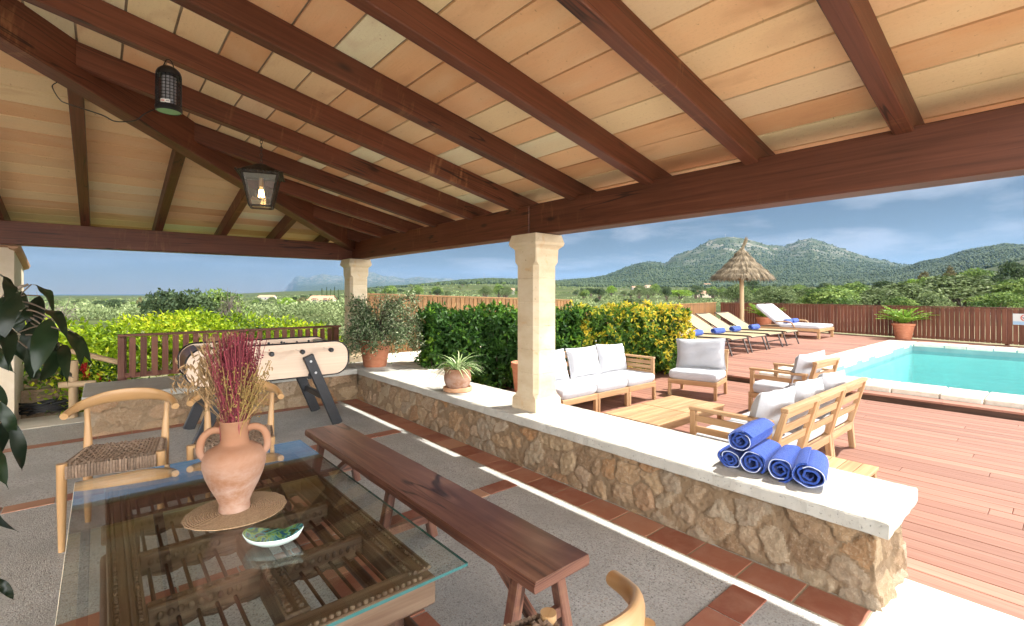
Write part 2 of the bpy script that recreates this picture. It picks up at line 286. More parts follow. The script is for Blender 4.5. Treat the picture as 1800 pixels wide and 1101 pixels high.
leaf('tree_rust', [(0.0, (0.105, 0.090, 0.045)), (0.5, (0.195, 0.173, 0.075)), (1.0, (0.300, 0.255, 0.120))], 0.7, 0.15)
leaf('bare_twig', [(0.0, (0.1, 0.08, 0.07)), (1.0, (0.2, 0.17, 0.15))], 0.8, 0.0)
# land: fields near, scrub and forest with rock showing on the heights
m, nt = material('land'); geo = nt.n('ShaderNodeNewGeometry').outputs; P = geo['Position']
g1 = nt.noise(nt.map(P, (1, 1, 0.2)), 0.012, 4.0, 0.6); g2 = nt.noise(P, 0.06, 5.0, 0.7); g3 = nt.noise(P, 0.14, 6.0, 0.75)
fld = nt.ramp(g1, [(0.3, (0.046, 0.062, 0.022)), (0.45, (0.074, 0.105, 0.031)), (0.52, (0.118, 0.130, 0.053)), (0.6, (0.056, 0.087, 0.022)), (0.75, (0.124, 0.118, 0.062))])
fld = nt.mix(nt.ramp(g3, [(0.42, 0.8), (0.58, 0.0)]), fld, (0.035, 0.048, 0.02)); fld = nt.mix(nt.ramp(g3, [(0.55, 0.0), (0.7, 0.5)]), fld, (0.16, 0.14, 0.085))
forest = nt.ramp(g2, [(0.3, (0.024, 0.036, 0.014)), (0.5, (0.044, 0.060, 0.024)), (0.7, (0.080, 0.092, 0.044))])
rock = nt.ramp(nt.noise(P, 0.03, 5.0, 0.7), [(0.3, (0.17, 0.155, 0.135)), (0.7, (0.34, 0.31, 0.27))])
hz = nt.n('ShaderNodeSeparateXYZ', {0: P}).outputs[2]
steep = nt.n('ShaderNodeSeparateXYZ', {0: geo['Normal']}).outputs[2]
fo = nt.mix(nt.math('MULTIPLY', nt.ramp(nt.noise(P, 0.011, 5.0, 0.7, 0.5), [(0.5, 0.0), (0.62, 1.0)]), nt.ramp(nt.math('DIVIDE', hz, 400.0), [(0.3, 0.0), (0.7, 0.9)])), forest, rock)
fo = nt.mix(nt.ramp(steep, [(0.6, 1.0), (0.76, 0.0)]), fo, rock)
c = nt.mix(nt.ramp(nt.math('DIVIDE', hz, 60.0), [(0.15, 0.0), (0.6, 1.0)]), fld, fo)
finish(nt, c, 0.95, spec=0.1)
simple('sea_water', (0.03, 0.07, 0.12), 0.25)
simple('dry_ground', (0.22, 0.18, 0.1), 0.95, nscale=1.5, col2=(0.14, 0.17, 0.06), bscale=12)
# ---------------------------------------------------------------- mesh helpers
def _boxtemplate():
    V = []; key = {}
    for sx in (-1, 1):
        for sy in (-1, 1):
            for sz in (-1, 1):
                for k in range(3): key[(sx, sy, sz, k)] = len(V); V.append(((sx, sy, sz), k))
    F = []
    for k in range(3):
        a, b = [i for i in range(3) if i != k]
        for s in (-1, 1):
            q = []
            for (u, v) in ((-1, -1), (1, -1), (1, 1), (-1, 1)):
                t = [0, 0, 0]; t[k] = s; t[a] = u; t[b] = v; q.append(key[(*t, k)])
            F.append(q)
    for a in range(3):
        k1, k2 = [i for i in range(3) if i != a]
        for s1 in (-1, 1):
            for s2 in (-1, 1):
                t0 = [0, 0, 0]; t0[k1] = s1; t0[k2] = s2; t1 = list(t0); t0[a] = -1; t1[a] = 1
                F.append([key[(*t0, k1)], key[(*t0, k2)], key[(*t1, k2)], key[(*t1, k1)]])
    for sx in (-1, 1):
        for sy in (-1, 1):
            for sz in (-1, 1): F.append([key[(sx, sy, sz, k)] for k in range(3)])
    P = [Vector([s[i] * (1 if i == k else 0.8) for i in range(3)]) for s, k in V]
    out = []
    for f in F:
        n = (P[f[1]] - P[f[0]]).cross(P[f[2]] - P[f[0]]); cc = sum((P[i] for i in f), Vector()) / len(f)
        out.append(f if n.dot(cc) > 0 else f[::-1])
    return V, out
BV, BF = _boxtemplate()

class MB:
    """collects shapes, builds ONE mesh object"""
    def __init__(s): s.v = []; s.uv = []; s.f = []; s.r = []; s.mi = []; s.ex = None
    def add(s, vs, fs, uvs=None, r=None, mi=0):
        b = len(s.v); r = random.random() if r is None else r
        s.v += [tuple(p) for p in vs]; s.uv += uvs if uvs else [(p[0], p[1] + p[2]) for p in vs]
        for f in fs: s.f.append([i + b for i in f]); s.r.append(r); s.mi.append(mi)
        return s
    def box(s, x0, x1, y0, y1, z0, z1, ch=0.004, M=None, r=None, mi=0):
        c = ((x0 + x1) / 2, (y0 + y1) / 2, (z0 + z1) / 2); h = (abs(x1 - x0) / 2, abs(y1 - y0) / 2, abs(z1 - z0) / 2)
        ch = min(ch, 0.45 * min(h)); L = h.index(max(h)); o = [i for i in range(3) if i != L]
        ou, ov = random.random() * 50, random.random() * 50; vs = []; uv = []
        for sg, k in BV:
            p = [sg[i] * (h[i] if i == k else h[i] - ch) for i in range(3)]
            uv.append((p[L] + ou, p[o[0]] + p[o[1]] + ov)); q = Vector([p[i] + c[i] for i in range(3)])
            vs.append(M @ q if M else q)
        return s.add(vs, BF, uv, r, mi)
    def bar(s, p, q, w, h, up=(0, 0, 1), ch=0.004, r=None, mi=0, w2=None, h2=None):
        """straight bar from p to q, w wide and h deep (towards up); w2/h2 at the q end"""
        p, q = Vector(p), Vector(q); d = q - p; L = d.length; x = d / L; u = Vector(up); y = u.cross(x)
        if y.length < 1e-4: y = Vector((0, 1, 0)).cross(x)
        y.normalize(); z = x.cross(y); M = Matrix((x, y, z)).transposed().to_4x4(); M.translation = p
        b = len(s.v); s.box(0, L, -w / 2, w / 2, -h / 2, h / 2, ch, None, r, mi)
        for i in range(b, len(s.v)):
            a = s.v[i]; t = a[0] / L; k1 = 1 + ((w2 or w) / w - 1) * t; k2 = 1 + ((h2 or h) / h - 1) * t
            s.v[i] = tuple(M @ Vector((a[0], a[1] * k1, a[2] * k2)))
        return s
    def tube(s, path, rad, n=8, r=None, mi=0, cap=True, flat=1.0):
        path = [Vector(p) for p in path]; m = len(path); rad = rad if hasattr(rad, '__len__') else [rad] * m
        vs = []; uv = []; L = 0; prev = None; ou, ov = random.random() * 50, random.random() * 50
        for i, p in enumerate(path):
            t = (path[min(i + 1, m - 1)] - path[max(i - 1, 0)]).normalized()
            if prev is None: a = t.cross(Vector((0, 0, 1))); a = a if a.length > 1e-3 else t.cross(Vector((1, 0, 0)))
            else: a = prev - t * prev.dot(t)
            a.normalize(); prev = a; b = t.cross(a)
            if i: L += (p - path[i - 1]).length
            for k in range(n):
                th = 2 * math.pi * k / n; vs.append(p + (a * math.cos(th) + b * math.sin(th) * flat) * rad[i])
                uv.append((L + ou, rad[i] * (math.cos(th) + math.sin(th)) + ov))
        fs = [[i * n + k, i * n + (k + 1) % n, (i + 1) * n + (k + 1) % n, (i + 1) * n + k] for i in range(m - 1) for k in range(n)]
        if cap: fs += [list(range(n))[::-1], [(m - 1) * n + k for k in range(n)]]
        return s.add(vs, fs, uv, r, mi)
    def loft(s, rings, r=None, mi=0, cap=True, uv=None):
        n = len(rings[0]); m = len(rings); vs = [p for g in rings for p in g]; ou = random.random() * 50
        uvs = [];
        L = 0
        for i, g in enumerate(rings):
            if i: L += (Vector(g[0]) - Vector(rings[i - 1][0])).length
            c = sum((Vector(p) for p in g), Vector()) / n
            uvs += [(L + ou, (Vector(p) - c).length * (math.cos(2 * math.pi * k / n) + math.sin(2 * math.pi * k / n)) + ou) for k, p in enumerate(g)]
        fs = [[i * n + k, i * n + (k + 1) % n, (i + 1) * n + (k + 1) % n, (i + 1) * n + k] for i in range(m - 1) for k in range(n)]
        if cap: fs += [list(range(n))[::-1], [(m - 1) * n + k for k in range(n)]]
        return s.add(vs, fs, uvs, r, mi)
    def lathe(s, prof, n=32, c=(0, 0, 0), r=None, mi=0, cap=True, wob=0.0):
        ph = random.random() * 6
        rings = [[(c[0] + a * (1 + wob * math.sin(2 * t + ph)) * math.cos(t), c[1] + a * (1 + wob * math.sin(2 * t + ph)) * math.sin(t), c[2] + z)
                  for t in (2 * math.pi * k / n for k in range(n))] for a, z in prof]
        return s.loft(rings, r, mi, cap)
    def prism(s, poly, axis, lo, hi, r=None, mi=0):
        """2-D outline pushed along an axis"""
        def P(a, b, t): return {'x': (t, a, b), 'y': (a, t, b), 'z': (a, b, t)}[axis]
        n = len(poly); vs = [P(a, b, lo) for a, b in poly] + [P(a, b, hi) for a, b in poly]; ou = random.random() * 9
        fs = [[i, (i + 1) % n, n + (i + 1) % n, n + i] for i in range(n)] + [list(range(n))[::-1], list(range(n, 2 * n))]
        return s.add(vs, fs, [(a + ou, b + ou) for a, b in poly] * 2, r, mi)
    def sphere(s, c, rx, ry=None, rz=None, n=12, r=None, mi=0):
        ry = ry or rx; rz = rz or rx; m = max(4, n // 2)
        rings = [[(c[0] + rx * math.sin(p) * math.cos(t), c[1] + ry * math.sin(p) * math.sin(t), c[2] - rz * math.cos(p)) for t in (2 * math.pi * k / n for k in range(n))]
                 for p in (math.pi * (i + 0.15) / (m + 0.3) for i in range(m + 1))]
        return s.loft(rings, r, mi)
    def build(s, name, mats, parent=None, smooth=None, fix=False):
        me = bpy.data.meshes.new(name); me.from_pydata(s.v, [], s.f)
        for m_ in (mats if isinstance(mats, (list, tuple)) else [mats]): me.materials.append(MATS[m_])
        ul = me.uv_layers.new(name='UVMap'); li = np.empty(len(me.loops), np.int32); me.loops.foreach_get('vertex_index', li)
        ul.data.foreach_set('uv', np.asarray(s.uv, np.float32)[li].ravel())
        at = me.attributes.new('rnd', 'FLOAT', 'FACE'); at.data.foreach_set('value', np.asarray(s.r, np.float32))
        if s.ex is not None: a2 = me.attributes.new('mor', 'FLOAT', 'FACE'); a2.data.foreach_set('value', np.asarray(s.ex, np.float32))
        me.polygons.foreach_set('material_index', np.asarray(s.mi, np.int32))
        if fix:
            import bmesh
            bm = bmesh.new(); bm.from_mesh(me); bmesh.ops.recalc_face_normals(bm, faces=bm.faces); bm.to_mesh(me); bm.free()
        if smooth is not None:
            me.polygons.foreach_set('use_smooth', [True] * len(me.polygons)); me.set_sharp_from_angle(angle=R(smooth))
        return link(name, me, parent)
def link(name, me, parent=None):
    o = bpy.data.objects.new(name, me); COL.objects.link(o)
    if parent: o.parent = parent
    return o
def tag(o, label, cat, group=None):
    o['label'] = label; o['category'] = cat
    if group: o['group'] = group
    return o
def thing(name, label, cat, loc=(0, 0, 0), rz=0.0, group=None):
    o = bpy.data.objects.new(name, None); o.empty_display_size = 0.2; COL.objects.link(o); o.location = loc; o.rotation_euler = (0, 0, rz)
    return tag(o, label, cat, group)
def struct(o, kind='structure'): o['kind'] = kind; return o
def dup(root, loc=None, rz=None, label=None, scale=None):
    kids = {}
    for k in ALLKIDS(root): kids.setdefault(k.parent.name, []).append(k)
    def rec(o, par):
        c = o.copy(); COL.objects.link(c)
        if par: c.parent = par
        for k in kids.get(o.name, []): rec(k, c)
        return c
    c = rec(root, None)
    if loc is not None: c.location = loc
    if rz is not None: c.rotation_euler = (0, 0, rz)
    if scale is not None: c.scale = scale if hasattr(scale, '__len__') else (scale,) * 3
    if label: c['label'] = label
    return c
def ALLKIDS(o):
    out = []
    for k in o.children: out.append(k); out += ALLKIDS(k)
    return out
def npmesh(name, V, F, mat, rnds=None, parent=None, smooth=False):
    """fast mesh from arrays; F is (n,3) or (n,4)"""
    V = np.asarray(V, np.float32); F = np.asarray(F, np.int32); k = F.shape[1]; me = bpy.data.meshes.new(name)
    me.vertices.add(len(V)); me.vertices.foreach_set('co', V.ravel()); me.loops.add(F.size); me.loops.foreach_set('vertex_index', F.ravel())
    me.polygons.add(len(F)); me.polygons.foreach_set('loop_start', np.arange(0, F.size, k, dtype=np.int32))
    if rnds is not None: a = me.attributes.new('rnd', 'FLOAT', 'FACE'); a.data.foreach_set('value', np.asarray(rnds, np.float32))
    if smooth: me.polygons.foreach_set('use_smooth', np.ones(len(F), bool))
    me.update(calc_edges=True); me.validate(); me.materials.append(MATS[mat])
    return link(name, me, parent)
def unit(a): return a / np.maximum(np.linalg.norm(a, axis=1, keepdims=True), 1e-6)
def leaves(name, P, D, L, Wd, mat, parent=None, rn=None, fold=0.25, up=None):
    """n leaves at P pointing along D: folded diamonds, two triangles a side"""
    n = len(P); P = np.asarray(P); D = unit(np.asarray(D)); L = np.broadcast_to(L, n)[:, None]; Wd = np.broadcast_to(Wd, n)[:, None]
    ref = unit(rs.normal(size=(n, 3)) if up is None else up + rs.normal(size=(n, 3)) * 0.45)
    S = unit(np.cross(D, ref)); U = np.cross(S, D)
    mid = P + D * L * 0.45; tip = P + D * L - U * L * 0.12
    V = np.stack([P, mid + S * Wd * 0.5 + U * Wd * fold, tip, mid - S * Wd * 0.5 + U * Wd * fold, mid - U * 0.0], 1).reshape(-1, 3)
    b = np.arange(n)[:, None] * 5
    F = np.concatenate([b + np.array([[0, 1, 4]]), b + np.array([[4, 1, 2]]), b + np.array([[0, 4, 3]]), b + np.array([[4, 2, 3]])], 1).reshape(-1, 3)
    rn = rs.rand(n) if rn is None else rn
    return npmesh(name, V, F, mat, np.repeat(rn, 4), parent)
def pix(px, py, d):
    """ray of the camera as a direction table: used to survey the place, d = distance along the view axis"""
    fx, fy = math.sin(YAW), math.cos(YAW); u = (px - 900) / 846
    return Vector((d * (fx + u * fy), d * (fy - u * fx), EYE + d * (517 - py) / 846))
# ---------------------------------------------------------------- ground, floor, decks
def sheet(name, polys, z, mat):
    b = MB()
    for x0, x1, y0, y1 in polys: b.add([(x0, y0, z), (x1, y0, z), (x1, y1, z), (x0, y1, z)], [[0, 1, 2, 3]])
    return struct(b.build(name, mat))
sheet('terrace_floor', [(-7, 2.98, -0.9, 7.2), (-7, -0.05, 7.2, 8.05)], 0.0, 'pebble_concrete')
b = MB()
for x0, x1, y0, y1 in ((2.955, 3.44, -0.9, 0.66), (-9, 3.44, -13, -0.9), (3.44, 9, -13, -4.6)):
    nx = max(1, round((x1 - x0) / 0.9)); ny = max(1, round((y1 - y0) / 0.6))
    for i in range(nx):
        for j in range(ny):
            b.box(x0 + (x1 - x0) * i / nx + .003, x0 + (x1 - x0) * (i + 1) / nx - .003, y0 + (y1 - y0) * j / ny + .003, y0 + (y1 - y0) * (j + 1) / ny - .003, -0.05, 0.005, 0.005)
b.box(-7, -0.05, 8.05, 8.75, -0.06, 0.004, 0.01)
struct(b.build('stone_paving', 'limestone_paving'))
b = MB()
def tiles(x0, x1, y0, y1, nx, ny):
    for i in range(nx):
        for j in range(ny):
            g = 0.005; b.box(x0 + (x1 - x0) * i / nx + g, x0 + (x1 - x0) * (i + 1) / nx - g, y0 + (y1 - y0) * j / ny + g, y0 + (y1 - y0) * (j + 1) / ny - g, -0.01, 0.005 + random.random() * 0.002, 0.003)
tiles(2.715, 2.955, 0.66, 7.1, 1, 22); tiles(-3.3, 2.65, 7.0, 7.15, 20, 1)
for y0, y1 in ((1.04, 1.23), (3.02, 3.19), (5.06, 5.22)): tiles(-6.1, 2.65, y0, y1, 30, 1)
for y0, y1, k in ((1.24, 3.01, 6), (3.2, 5.05, 6), (5.23, 6.99, 6), (-0.85, 1.03, 6)): tiles(0.95, 1.25, y0, y1, 1, k); tiles(-1.9, -1.6, y0, y1, 1, k)
struct(b.build('terracotta_tile_bands', 'terracotta_tile'))
sheet('mortar_bed', [(2.71, 2.96, 0.66, 7.12), (-3.3, 2.65, 6.99, 7.16)], 0.0035, 'mortar')

def boards(b, rows, z, th=0.03):
    for x0, y0, y1 in rows:
        y = y0 - random.random() * 2.4
        while y < y1:
            L = random.choice((2.2, 2.9, 3.6, 4.2)); a, c = max(y, y0), min(y + L, y1); y += L
            if c - a > 0.05: b.box(x0 + 0.0025, x0 + 0.1425, a + 0.0015, c - 0.0015, z - th, z + random.uniform(-.001, .001), 0.003)
b = MB(); x = 3.445; rows = []
while x < 8.70: rows.append((x, -4.5, 6.2 if x < 5.3 else 8.3)); x += 0.145
boards(b, rows, 0.0); struct(b.build('deck', 'deck_wood'))
b = MB(); x = 8.84; rows = []
FX = lambda y: 20.1 + 0.257 * (y - 0.95)
FY = lambda x: 8.75 + 0.196 * (x - 9.5)
while x < 22.5:
    y0 = -4.5 if (x < 9.12 or x > 18.5) else 3.77
    if x + .15 > FX(-4.5): y0 = max(y0, (x + 0.15 - 20.1) / 0.257 + 0.95 + 0.1)
    rows.append((x, y0, FY(x) - 0.08)); x += 0.145
boards(b, rows, 0.1); struct(b.build('upper_deck', 'deck_wood'))
b = MB(); b.box(8.875, 8.895, -4.5, 8.5, -0.04, 0.066, 0.003); b.box(8.69, 8.855, -4.5, 8.5, -0.05, -0.012, .003); struct(b.build('deck_step', 'dark_old_wood_and_shade'))  # riser in darker wood than the deck: its shade put into the colour
sheet('ground_beneath_deck', [(3.44, 8.7, -4.6, 8.6), (8.7, 9.2, -4.6, 3.7)], -0.06, 'soil')

# ---------------------------------------------------------------- pool
PX0, PX1, PY0, PY1 = 9.85, 17.8, -6.0, 3.05
b = MB()
def flatq(b, a, c, d, e): b.add([a, c, d, e], [[0, 1, 2, 3]])
zb = -1.35
flatq(b, (PX0, PY0, zb), (PX1, PY0, zb), (PX1, PY1, zb), (PX0, PY1, zb))
for (xa, ya, xb, yb) in ((PX0, PY1, PX1, PY1), (PX1, PY1, PX1, PY0), (PX0, PY0, PX0, PY1), (PX1, PY0, PX0, PY0)):
    flatq(b, (xa, ya, zb), (xb, yb, zb), (xb, yb, -0.12), (xa, ya, -0.12))
struct(b.build('pool_basin', 'pool_lining'))
b = MB()
for (xa, ya, xb, yb) in ((PX0, PY1, PX1, PY1), (PX1, PY1, PX1, PY0), (PX0, PY0, PX0, PY1), (PX1, PY0, PX0, PY0)):
    flatq(b, (xa, ya, -0.12), (xb, yb, -0.12), (xb, yb, 0.15), (xa, ya, 0.15))
struct(b.build('pool_wall_band', 'pool_band'))
wt = sheet('pool_water', [(PX0, PX1, PY0, PY1)], -0.03, 'pool_water')
b = MB()
def stones(x0, x1, y0, y1, axis):
    a, e = (x0, x1) if axis == 'x' else (y0, y1); t = a
    while t < e - 0.05:
        L = min(random.uniform(0.32, 0.6), e - t); L = e - t if e - t - L < 0.2 else L; j = lambda: random.uniform(-.012, .012)
        if axis == 'x': b.box(t + .004, t + L - .004, y0 + j(), y1 + j(), 0.085, 0.175 + j() * 0.4, 0.014)
        else: b.box(x0 + j(), x1 + j(), t + .004, t + L - .004, 0.085, 0.175 + j() * 0.4, 0.014)
        t += L
stones(9.13, 9.87, PY0, 3.03, 'y'); stones(9.13, 18.5, 3.05, 3.75, 'x'); stones(17.79, 18.5, PY0, 3.03, 'y')
struct(b.build('pool_coping', 'coping_stone'))
b = MB(); b.box(17.7, 17.79, 0.2, 0.75, -0.02, 0.02, 0.008); tag(b.build('pool_skimmer', 'black_plastic'), 'dark skimmer slot in the far wall of the pool at the waterline', 'skimmer')

# ---------------------------------------------------------------- rubble walls with concrete coping
def wav(p, k, s):
    return sum(np.sin(p[:, 0] * k * a + p[:, 1] * k * c + s * (i + 1)) for i, (a, c) in enumerate(((1, .6), (-.7, 1.1), (1.7, -.9), (.3, 2.1)))) / 4
def rubble(name, path, z0, z1, parent, res=0.0125, seed=1, cell=(0.21, 0.155)):
    q = np.random.RandomState(seed); pts = [np.array(p, float) for p in path]
    U = []; Pn = []; Nn = []; tot = 0
    for i in range(len(pts) - 1):
        d = pts[i + 1] - pts[i]; L = np.linalg.norm(d); d /= L; k = max(2, int(L / res))
        for j in range(k + (i == len(pts) - 2)):
            U.append(tot + L * j / k); Pn.append(pts[i] + d * L * j / k); Nn.append(np.array((d[1], -d[0])))
        tot += L
    U = np.array(U); Pn = np.array(Pn); Nn = np.array(Nn)
    for _ in range(3): Nn[1:-1] = (Nn[:-2] + Nn[1:-1] + Nn[2:]) / 3
    Nn = unit(Nn); H = z1 - z0; nv = int(H / res) + 1; Vv = np.linspace(0, H, nv)
    uu, vv = np.meshgrid(U, Vv, indexing='ij'); p = np.stack([uu.ravel(), vv.ravel()], 1)
    sd_ = []
    for r_ in range(int(H / cell[1]) + 2):
        for c_ in range(int(tot / cell[0]) + 2):
            if q.rand() < 0.2: continue
            sd_.append(((c_ + 0.5 * (r_ % 2) + q.uniform(-.38, .38)) * cell[0], (r_ + q.uniform(-.36, .36)) * cell[1]))
    sd_ = np.array(sd_); wp = p + np.stack([wav(p, 17, 1.3), wav(p, 21, 4.1)], 1) * 0.022 + np.stack([wav(p, 53, 2.3), wav(p, 61, 3.1)], 1) * 0.011
    d = np.sqrt(((wp[:, None, 0] - sd_[None, :, 0]) / cell[0]) ** 2 + ((wp[:, None, 1] - sd_[None, :, 1]) / cell[1]) ** 2)
    idx = np.argpartition(d, 1, axis=1)[:, :2]; dd = np.take_along_axis(d, idx, 1); o = np.argsort(dd, 1)
    idx = np.take_along_axis(idx, o, 1); dd = np.take_along_axis(dd, o, 1); e = dd[:, 1] - dd[:, 0]; sid = idx[:, 0]
    tone = q.rand(len(sd_)); bulge = q.uniform(0.4, 1.0, len(sd_)); tilt = q.uniform(-.14, .14, (len(sd_), 2))
    jw = 0.05 + 0.26 * np.clip(wav(p, 6, 9.0) * 4, 0, 1) + .05 * wav(p, 44, 4)          # flush pointing in places, open joints in others
    s_ = np.clip((e - jw) / 0.13, 0, 1); s_ = s_ * s_ * (3 - 2 * s_)
    dp = (p - sd_[sid]); h = s_ * (0.006 + 0.01 * bulge[sid] + (dp * tilt[sid]).sum(1)) + 0.006 * wav(p, 40, 2) * s_ + 0.004 * wav(p, 95, 5) + 0.012 * wav(p, 4.5, 3) + s_ * 0.007 * (np.abs(wav(wp, 33, 8)) + np.abs(wav(wp, 71, 6)) * .6 - .4)
    h = h.reshape(uu.shape); ba = 0.05 * (1 - vv / H)
    X = Pn[:, None, 0] + Nn[:, None, 0] * (h + ba - 0.03); Y = Pn[:, None, 1] + Nn[:, None, 1] * (h + ba - 0.03); Z = z0 + vv
    n, m = uu.shape; V = np.stack([X.ravel(), Y.ravel(), Z.ravel()], 1)
    i, j = np.meshgrid(np.arange(n - 1), np.arange(m - 1), indexing='ij'); a = (i * m + j).ravel(); F = np.stack([a, a + m, a + m + 1, a + 1], 1)
    o = npmesh(name, V, F, 'rubble_stone', tone[sid][a], parent, True)
    at = o.data.attributes.new('mor', 'FLOAT', 'FACE'); at.data.foreach_set('value', np.clip(1 - s_[a] * 1.6, 0, 1).astype(np.float32))
    return o
def coping(name, outline, z0, z1, parent, rough=0.004):
    """concrete slab with a slightly worn, uneven edge"""
    pts = []
    for i, p in enumerate(outline):
        q = outline[(i + 1) % len(outline)]; L = math.hypot(q[0] - p[0], q[1] - p[1]); k = max(1, int(L / 0.06))
        for j in range(k): pts.append((p[0] + (q[0] - p[0]) * j / k, p[1] + (q[1] - p[1]) * j / k))
    n = len(pts); cx = sum(p[0] for p in outline) / len(outline); b = MB(); rings = []
    for dz, ins in ((0, .004), (0.006, 0), (z1 - z0 - .012, 0), (z1 - z0 - .003, .004), (z1 - z0, .012)):
        g = []
        for i, p in enumerate(pts):
            a = Vector(pts[i - 1]); c = Vector(pts[(i + 1) % n]); t = (c - a).normalized(); nn = Vector((t.y, -t.x)); j = random.uniform(-rough, rough)
            g.append((p[0] - nn.x * (ins + j), p[1] - nn.y * (ins + j), z0 + dz + (random.uniform(-.0015, .0015) if dz > .02 else 0)))
        rings.append(g)
    b.loft(rings); return b.build(name, 'cast_concrete', parent)
wr_ = thing('stone_wall', 'low rubble stone wall with thick pale concrete top running between the terrace and the deck', 'wall', (3.3, 0.65, 0))
def under(root, o):   # parts modelled in place: hang them on the thing without moving them
    o.parent = root; o.matrix_parent_inverse = Matrix.Translation(-Vector(root.location)) if root.rotation_euler.z == 0 else (Matrix.Translation(root.location) @ Matrix.Rotation(root.rotation_euler.z, 4, 'Z')).inverted()
    return o
under(wr_, rubble('rubble_face', [(3.0, 7.36), (3.0, 0.66), (3.6, 0.66), (3.6, 6.3)], -0.02, 0.385, None, seed=5, cell=(.185, .14)))
under(wr_, coping('coping_slab', [(2.965, 0.6), (3.655, 0.6), (3.655, 6.3), (3.655, 8.4), (2.965, 8.4), (2.965, 7.6)], 0.38, 0.46, None))
wl_ = thing('stone_wall', 'low shaded stone wall with grey top behind the football table', 'wall', (1.4, 7.6, 0))
under(wl_, rubble('rubble_face', [(-0.1, 8.05), (-0.1, 7.16), (2.99, 7.16)], -0.02, 0.385, None, seed=9, cell=(0.34, 0.2)))
under(wl_, coping('coping_slab', [(-0.16, 7.1), (2.96, 7.1), (2.96, 8.2), (-0.16, 8.2)], 0.382, 0.458, None))
b = MB(); b.box(3.66, 4.3, 6.32, 6.9, -0.2, 0.45, 0.01); b.box(3.66, 9.3, 6.902, 8.75, -0.2, 0.452, 0.01); struct(b.build('raised_paving', 'limestone_paving'))

# ---------------------------------------------------------------- columns
def column(name, label, cx, cy, zb, hw=0.15):
    t = thing(name, label, 'column', (cx, cy, zb)); zt = 2.19 - zb
    def ring(h, c, z):
        c = min(c, h * .9)
        return [(h, -h + c, z), (h, h - c, z), (h - c, h, z), (-h + c, h, z), (-h, h - c, z), (-h, -h + c, z), (-h + c, -h, z), (h - c, -h, z)]
    b = MB(); b.loft([ring(hw + .026, .006, 0), ring(hw + .024, .006, 0.10), ring(hw + .008, .008, 0.128)], r=.4); b.build('base', 'sandstone', t, None, True)
    b = MB(); prof = [(hw + .006, .01, .128), (hw + .004, .04, .17)]
    for k in range(1, 6):
        z = 0.13 + (zt - .43) * k / 5.6
        prof += [(hw + .003, .042, z - .004), (hw - .001, .042, z - .002), (hw - .001, .042, z + .002), (hw + .003, .042, z + .004)]
    prof += [(hw + .003, .042, zt - .31), (hw + .006, .012, zt - .275), (hw + .008, .008, zt - .15)]
    b.loft([ring(*p) for p in prof]); b.build('shaft', 'sandstone', t, None, True)
    b = MB(); b.loft([ring(hw + .008, .008, zt - .15), ring(hw + .018, .008, zt - .135), ring(hw + .045, .008, zt - .112), ring(hw + .052, .008, zt - .085), ring(hw + .046, .008, zt - .065), ring(hw + .03, .006, zt - .004)])
    b.build('capital', 'sandstone', t, None, True); return t
column('stone_column', 'pale sandstone column with chamfered shaft standing on the low wall in the middle', 3.33, 3.52, 0.46)
column('stone_column', 'corner sandstone column on the low wall behind the bushy potted plant', 3.31, 7.98, 0.46)
column('stone_column', 'sandstone column at the rear right corner of the pergola', 3.4, -0.45, 0.0)
column('stone_column', 'sandstone column at the rear left corner of the pergola', -5.4, -0.45, 0.0)
column('stone_column', 'sandstone column at the far left corner of the pergola', -5.4, 8.2, 0.0)

# ---------------------------------------------------------------- pergola roof
SL = 0.215; BX, BY = 3.3, 8.1; RX = -1.0; RBOT = 2.47; RH = 0.17
zx = lambda x: RBOT + SL * (BX - x)
zy = lambda y: RBOT + SL * (BY - y)
roof = thing('pergola_roof', 'hipped pergola roof of dark red beams and pale clay ceiling tiles over the terrace', 'roof', (0, 4, 2.19))
def rpart(b, name, mat): return under(roof, b.build(name, mat))
for p, q in (((3.4, -0.62, 2.345), (3.4, 3.598, 2.345)), ((3.4, 3.602, 2.345), (3.4, 8.3, 2.345))): b = MB(); b.bar(p, q, 0.2, 0.31, ch=.008); rpart(b, 'beam', 'beam_wood')
b = MB(); b.bar((-5.5, 8.2, 2.32), (3.298, 8.2, 2.32), 0.2, 0.28, ch=.008); rpart(b, 'beam', 'beam_wood')
b = MB(); b.bar((-5.4, -0.62, 2.345), (-5.4, 8.1, 2.345), 0.2, 0.31, ch=.008); rpart(b, 'beam', 'beam_wood')
b = MB(); b.bar((RX, -0.62, zx(RX) + .03), (RX, 3.8, zx(RX) + .03), 0.13, 0.3, ch=.006); rpart(b, 'ridge_beam', 'beam_wood')
EX = 4.0
for k in range(10):
    y = 0.605 + 0.8 * k; x0 = max(y - 4.8 + 0.02, RX + .06); b = MB(); c = RH / 2
    b.bar((EX - .04, y, zx(EX - .04) + c), (x0, y, zx(x0) + c), 0.09, RH, ch=.006); rpart(b, 'rafter', 'beam_wood')
b = MB(); b.bar((EX - .04, -0.3, zx(EX - .04) + RH / 2), (RX, -0.3, zx(RX) + RH / 2), 0.09, RH, ch=.006); rpart(b, 'rafter', 'beam_wood')
for x in (-0.9, -0.15, 0.6, 1.37, 2.1, 2.85, -1.65, -2.4, -3.15):
    y0 = x + 4.8 if x > RX else 2.8 - x; b = MB()
    b.bar((x, 8.72, zy(8.72) + RH / 2), (x, y0 + .02, zy(y0 + .02) + RH / 2), 0.09, RH, ch=.006); rpart(b, 'rafter', 'beam_wood')
